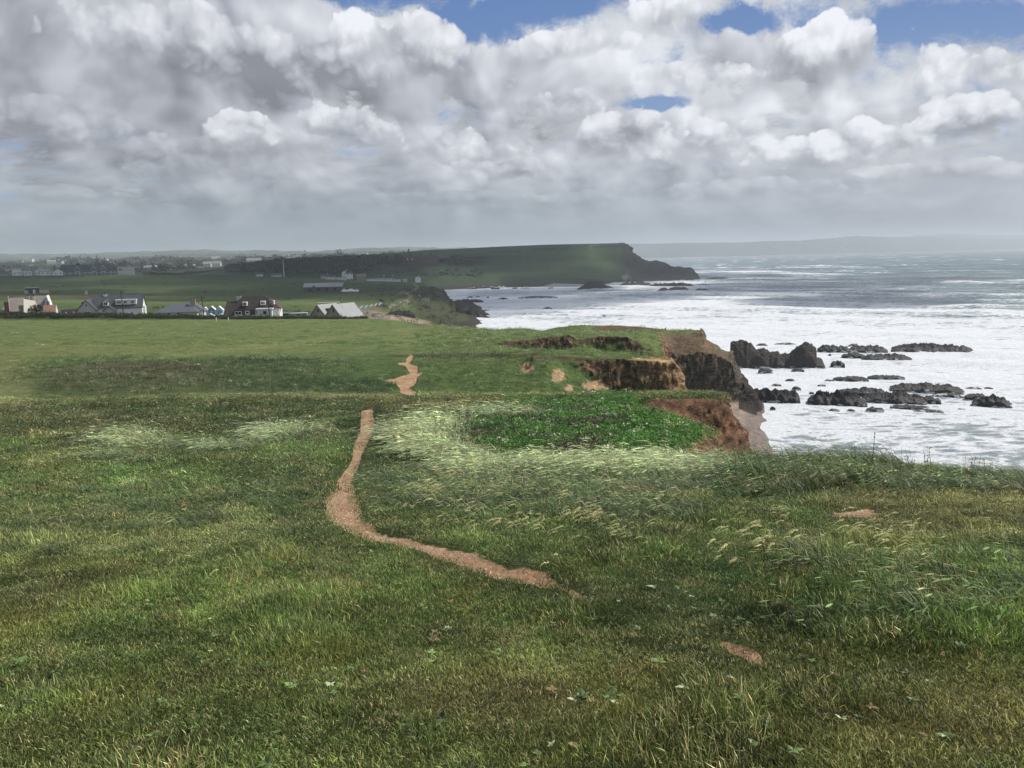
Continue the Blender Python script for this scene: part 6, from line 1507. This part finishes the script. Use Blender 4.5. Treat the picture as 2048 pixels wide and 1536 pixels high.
# ---- the wind bent tree
def tree(u, v, Y, h, w, label, name='bent_tree', lean=-.25, n=420, cmat=None, trunk_h=.5, flat=.35, group=None):
    s = Y/FPX; o = site(name, u, v, Y, 0, label, 'tree', group)
    T = MB()
    for k in range(4):
        a = k*1.57; top = (lean*h*.4+math.cos(a)*w*.25, math.sin(a)*w*.15, h*trunk_h)
        r = .10+.04*(k == 0)
        T.add([(-r, -r, -.5), (r, -r, -.5), (r, r, -.5), (-r, r, -.5), (top[0]-r*.4, top[1]-r*.4, top[2]), (top[0]+r*.4, top[1]-r*.4, top[2]), (top[0]+r*.4, top[1]+r*.4, top[2]), (top[0]-r*.4, top[1]+r*.4, top[2])], [(0,1,5,4),(1,2,6,5),(2,3,7,6),(3,0,4,7)])
    T.build('trunk', black, o)
    V = []; F = []
    for i in range(n):
        a = random.uniform(0, 6.28); rr = math.sqrt(random.random()); z_ = random.uniform(-1, 1)*math.sqrt(max(0, 1-rr*rr))
        c = np.array([math.cos(a)*rr*w/2+lean*h*.4, math.sin(a)*rr*w/2*.7, h*(1-flat)+z_*h*flat]); q = random.uniform(.10, .26)*max(1, w/6)
        k = len(V)
        for _ in range(4): V.append(tuple(c+np.array([g(0, q), g(0, q), g(0, q)])))
        F += [(k, k+1, k+2), (k, k+2, k+3)]
    mesh_from('crown', V, F, cmat or simple('dark_tree_leaves', (.030, .042, .018), .8, var=.4, scale=1), o)
tree(77, 637, 268, 4.6, 4.4, 'dark flat topped wind bent tree before the leftmost house')
tree(796, 531, 950, 13, 14, 'dark tree rising at the left end of the red mansion', 'evergreen_tree', 0, 500, None, .4, .4)

# ---------------------------------------------------------------- hedges, woods and village trees
def clump_mat(): return leaf_material('bush_leaves', 0.15, rough=.6, basec=(.7, .7, .65), tipc=(1.1, 1.1, 1.0))
mat_bush = clump_mat()
def bush(n=70, r=.6, h=.7, q=.12):
    T = Tuft()
    for _ in range(n):
        a = random.uniform(0, 6.28); rr = math.sqrt(random.random()); z_ = random.random()
        c = (math.cos(a)*rr*r*(1-z_*.3), math.sin(a)*rr*r*(1-z_*.3), z_*h*(1-rr*rr*.6))
        T.leaf(c, q*random.uniform(.7, 1.5), q*.8, random.uniform(0, 6.28), g(.4, .6))
    return T
def pix_scatter(name, label, N, region, yr, tr, scale, colr, protos, vs=1.0, zoff=0.0, A=None):
    y = rng.uniform(yr[0], yr[1], N); t_ = rng.uniform(tr[0], tr[1], N); x = t_*y
    z = gz(x, y) if A is None else A(x, y)
    u, v = proj(x, y, z); k = rng.random(N) < region(u, v, x, y, z); x, y = x[k], y[k]; n = len(x)
    c = np.array(colr)*np.exp(rng.normal(0, .35, (n, 1)))
    return scatter(name, x, y, scale*np.exp(rng.normal(0, .3, n)), rng.integers(0, len(protos), n), c, protos, label, zoff=zoff, rotj=4, vscale=scale*vs*np.exp(rng.normal(0, .3, n)))
bp = [bush(60, .6, .7, .16).obj('bush_%d' % i, mat_bush) for i in range(4)]
hd = pix_scatter('boundary_hedge', None, 9000, lambda u, v, x, y, z: (u < 735)*(.25+.75*sst(-.3, .2, fbm(x/6, y/3, 2, 300))), (236.5, 247), (-.70, -.16), 1.0, (.036, .046, .021), bp, .95)
hd['label'] = 'low dark bramble hedge running along the field edge before the houses'
bp2 = [bush(40, .6, .6, .22).obj('far_bush_%d' % i, mat_bush) for i in range(3)]
pix_scatter('rough_scrub', 'dark scrub and gorse on the down and low headland', 2600, lambda u, v, x, y, z: (z > 3)*(.9*((u > 760) & (y > 320) & (y < 640) & (v > 575))+.7*blob(u, v, 600, 618, 40, 8)+.5*blob(u, v, 300, 618, 30, 5)+.04), (300, 640), (-.66, -.06), 1.7, (.034, .040, .020), bp2, .7)
bp3 = [bush(60, .6, .9, .26).obj('crown_%d' % i, mat_bush) for i in range(4)]
pix_scatter('headland_wood', 'dark mass of woodland covering the slope left of the headland', 7000, lambda u, v, x, y, z: (u > 455)*(1-sst(690, 800, u+50*fbm(x/40, y/40, 2, 310)))*((v < 546))+.8*blob(u, v, 925, 520, 48, 9, wob=.2)+.5*blob(u, v, 775, 520, 45, 8, wob=.2)*1.0+.25*blob(u, v, 900, 545, 120, 7, wob=.4), (860, 1085), (-.37, -.02), 8.0, (.022, .032, .015), bp3, .30, zoff=-1.5)
pix_scatter('village_trees', 'dark trees and gardens round the hotel and the village', 2600, lambda u, v, x, y, z: .5*(u > 262)*(u < 480)+.12*(u < 262)*(y > 775)+.35*(u > 480)*(u < 800)*(y > 725)*(v < 562), (700, 830), (-.66, -.13), 4.5, (.026, .036, .020), bp3, .75)
def hill_z(x, y):
    fi = np.interp(y, yh, np.arange(len(yh))).astype(int); fj = np.interp(x/y, th, np.arange(len(th))).astype(int); return HH2[fi, fj]
def gz_far(x, y): return hill_z(x, y)
_gz = gz
def gz(x, y, A=None):
    if A == 'far': return hill_z(x, y)
    return _gz(x, y, A)
yfar = rng.uniform(1170, 2400, 12000); xfar = yfar*rng.uniform(-.68, .02, 12000)
k = rng.random(12000) < sst(.08, .25, fbm(xfar/150, yfar/200, 3, 320)); xfar, yfar = xfar[k], yfar[k]; n = len(xfar)
scatter('distant_woods', xfar, yfar, 13*np.exp(rng.normal(0, .3, n)), rng.integers(0, 4, n), np.array((.024, .034, .017))*np.exp(rng.normal(0, .3, (n, 1))), [bush(40, .6, .8, .3).obj('wood_%d' % i, mat_bush) for i in range(4)], 'distant dark woods and hedgerows on the rolling land beyond the town', rotj=4, vscale=8*np.exp(rng.normal(0, .3, n)), A='far')
# far town: pale specks of houses, built simply
GT = 'far houses of the town on the misty hills'
for i in range(46):
    u = random.choice([random.uniform(0, 260), random.uniform(260, 700), random.uniform(600, 830)]); Y = random.uniform(1250, 2600)
    x_ = (u-1024)/FPX*Y*.99; z_ = float(hill_z(np.array([x_]), np.array([Y]))[0])
    o = bpy.data.objects.new('distant_house', None); COL.objects.link(o); o.location = (x_, Y, z_+2); o.rotation_euler = (0, 0, random.uniform(-.6, .6)); tag(o, 'tiny pale house among the trees of the far misty hills', 'house', GT)
    L = random.uniform(5, 13)
    MB().box(-L, L, 0, 8, -6, 4).gable(-L, L, 0, 8, 4, 8, 'x').build('wall', random.choice([wht, cream, greyw]), o)
    MB().slab_roof(-L, L, 0, 8, 4, 8, 'x').build('roof', random.choice([slate, slate2]), o)
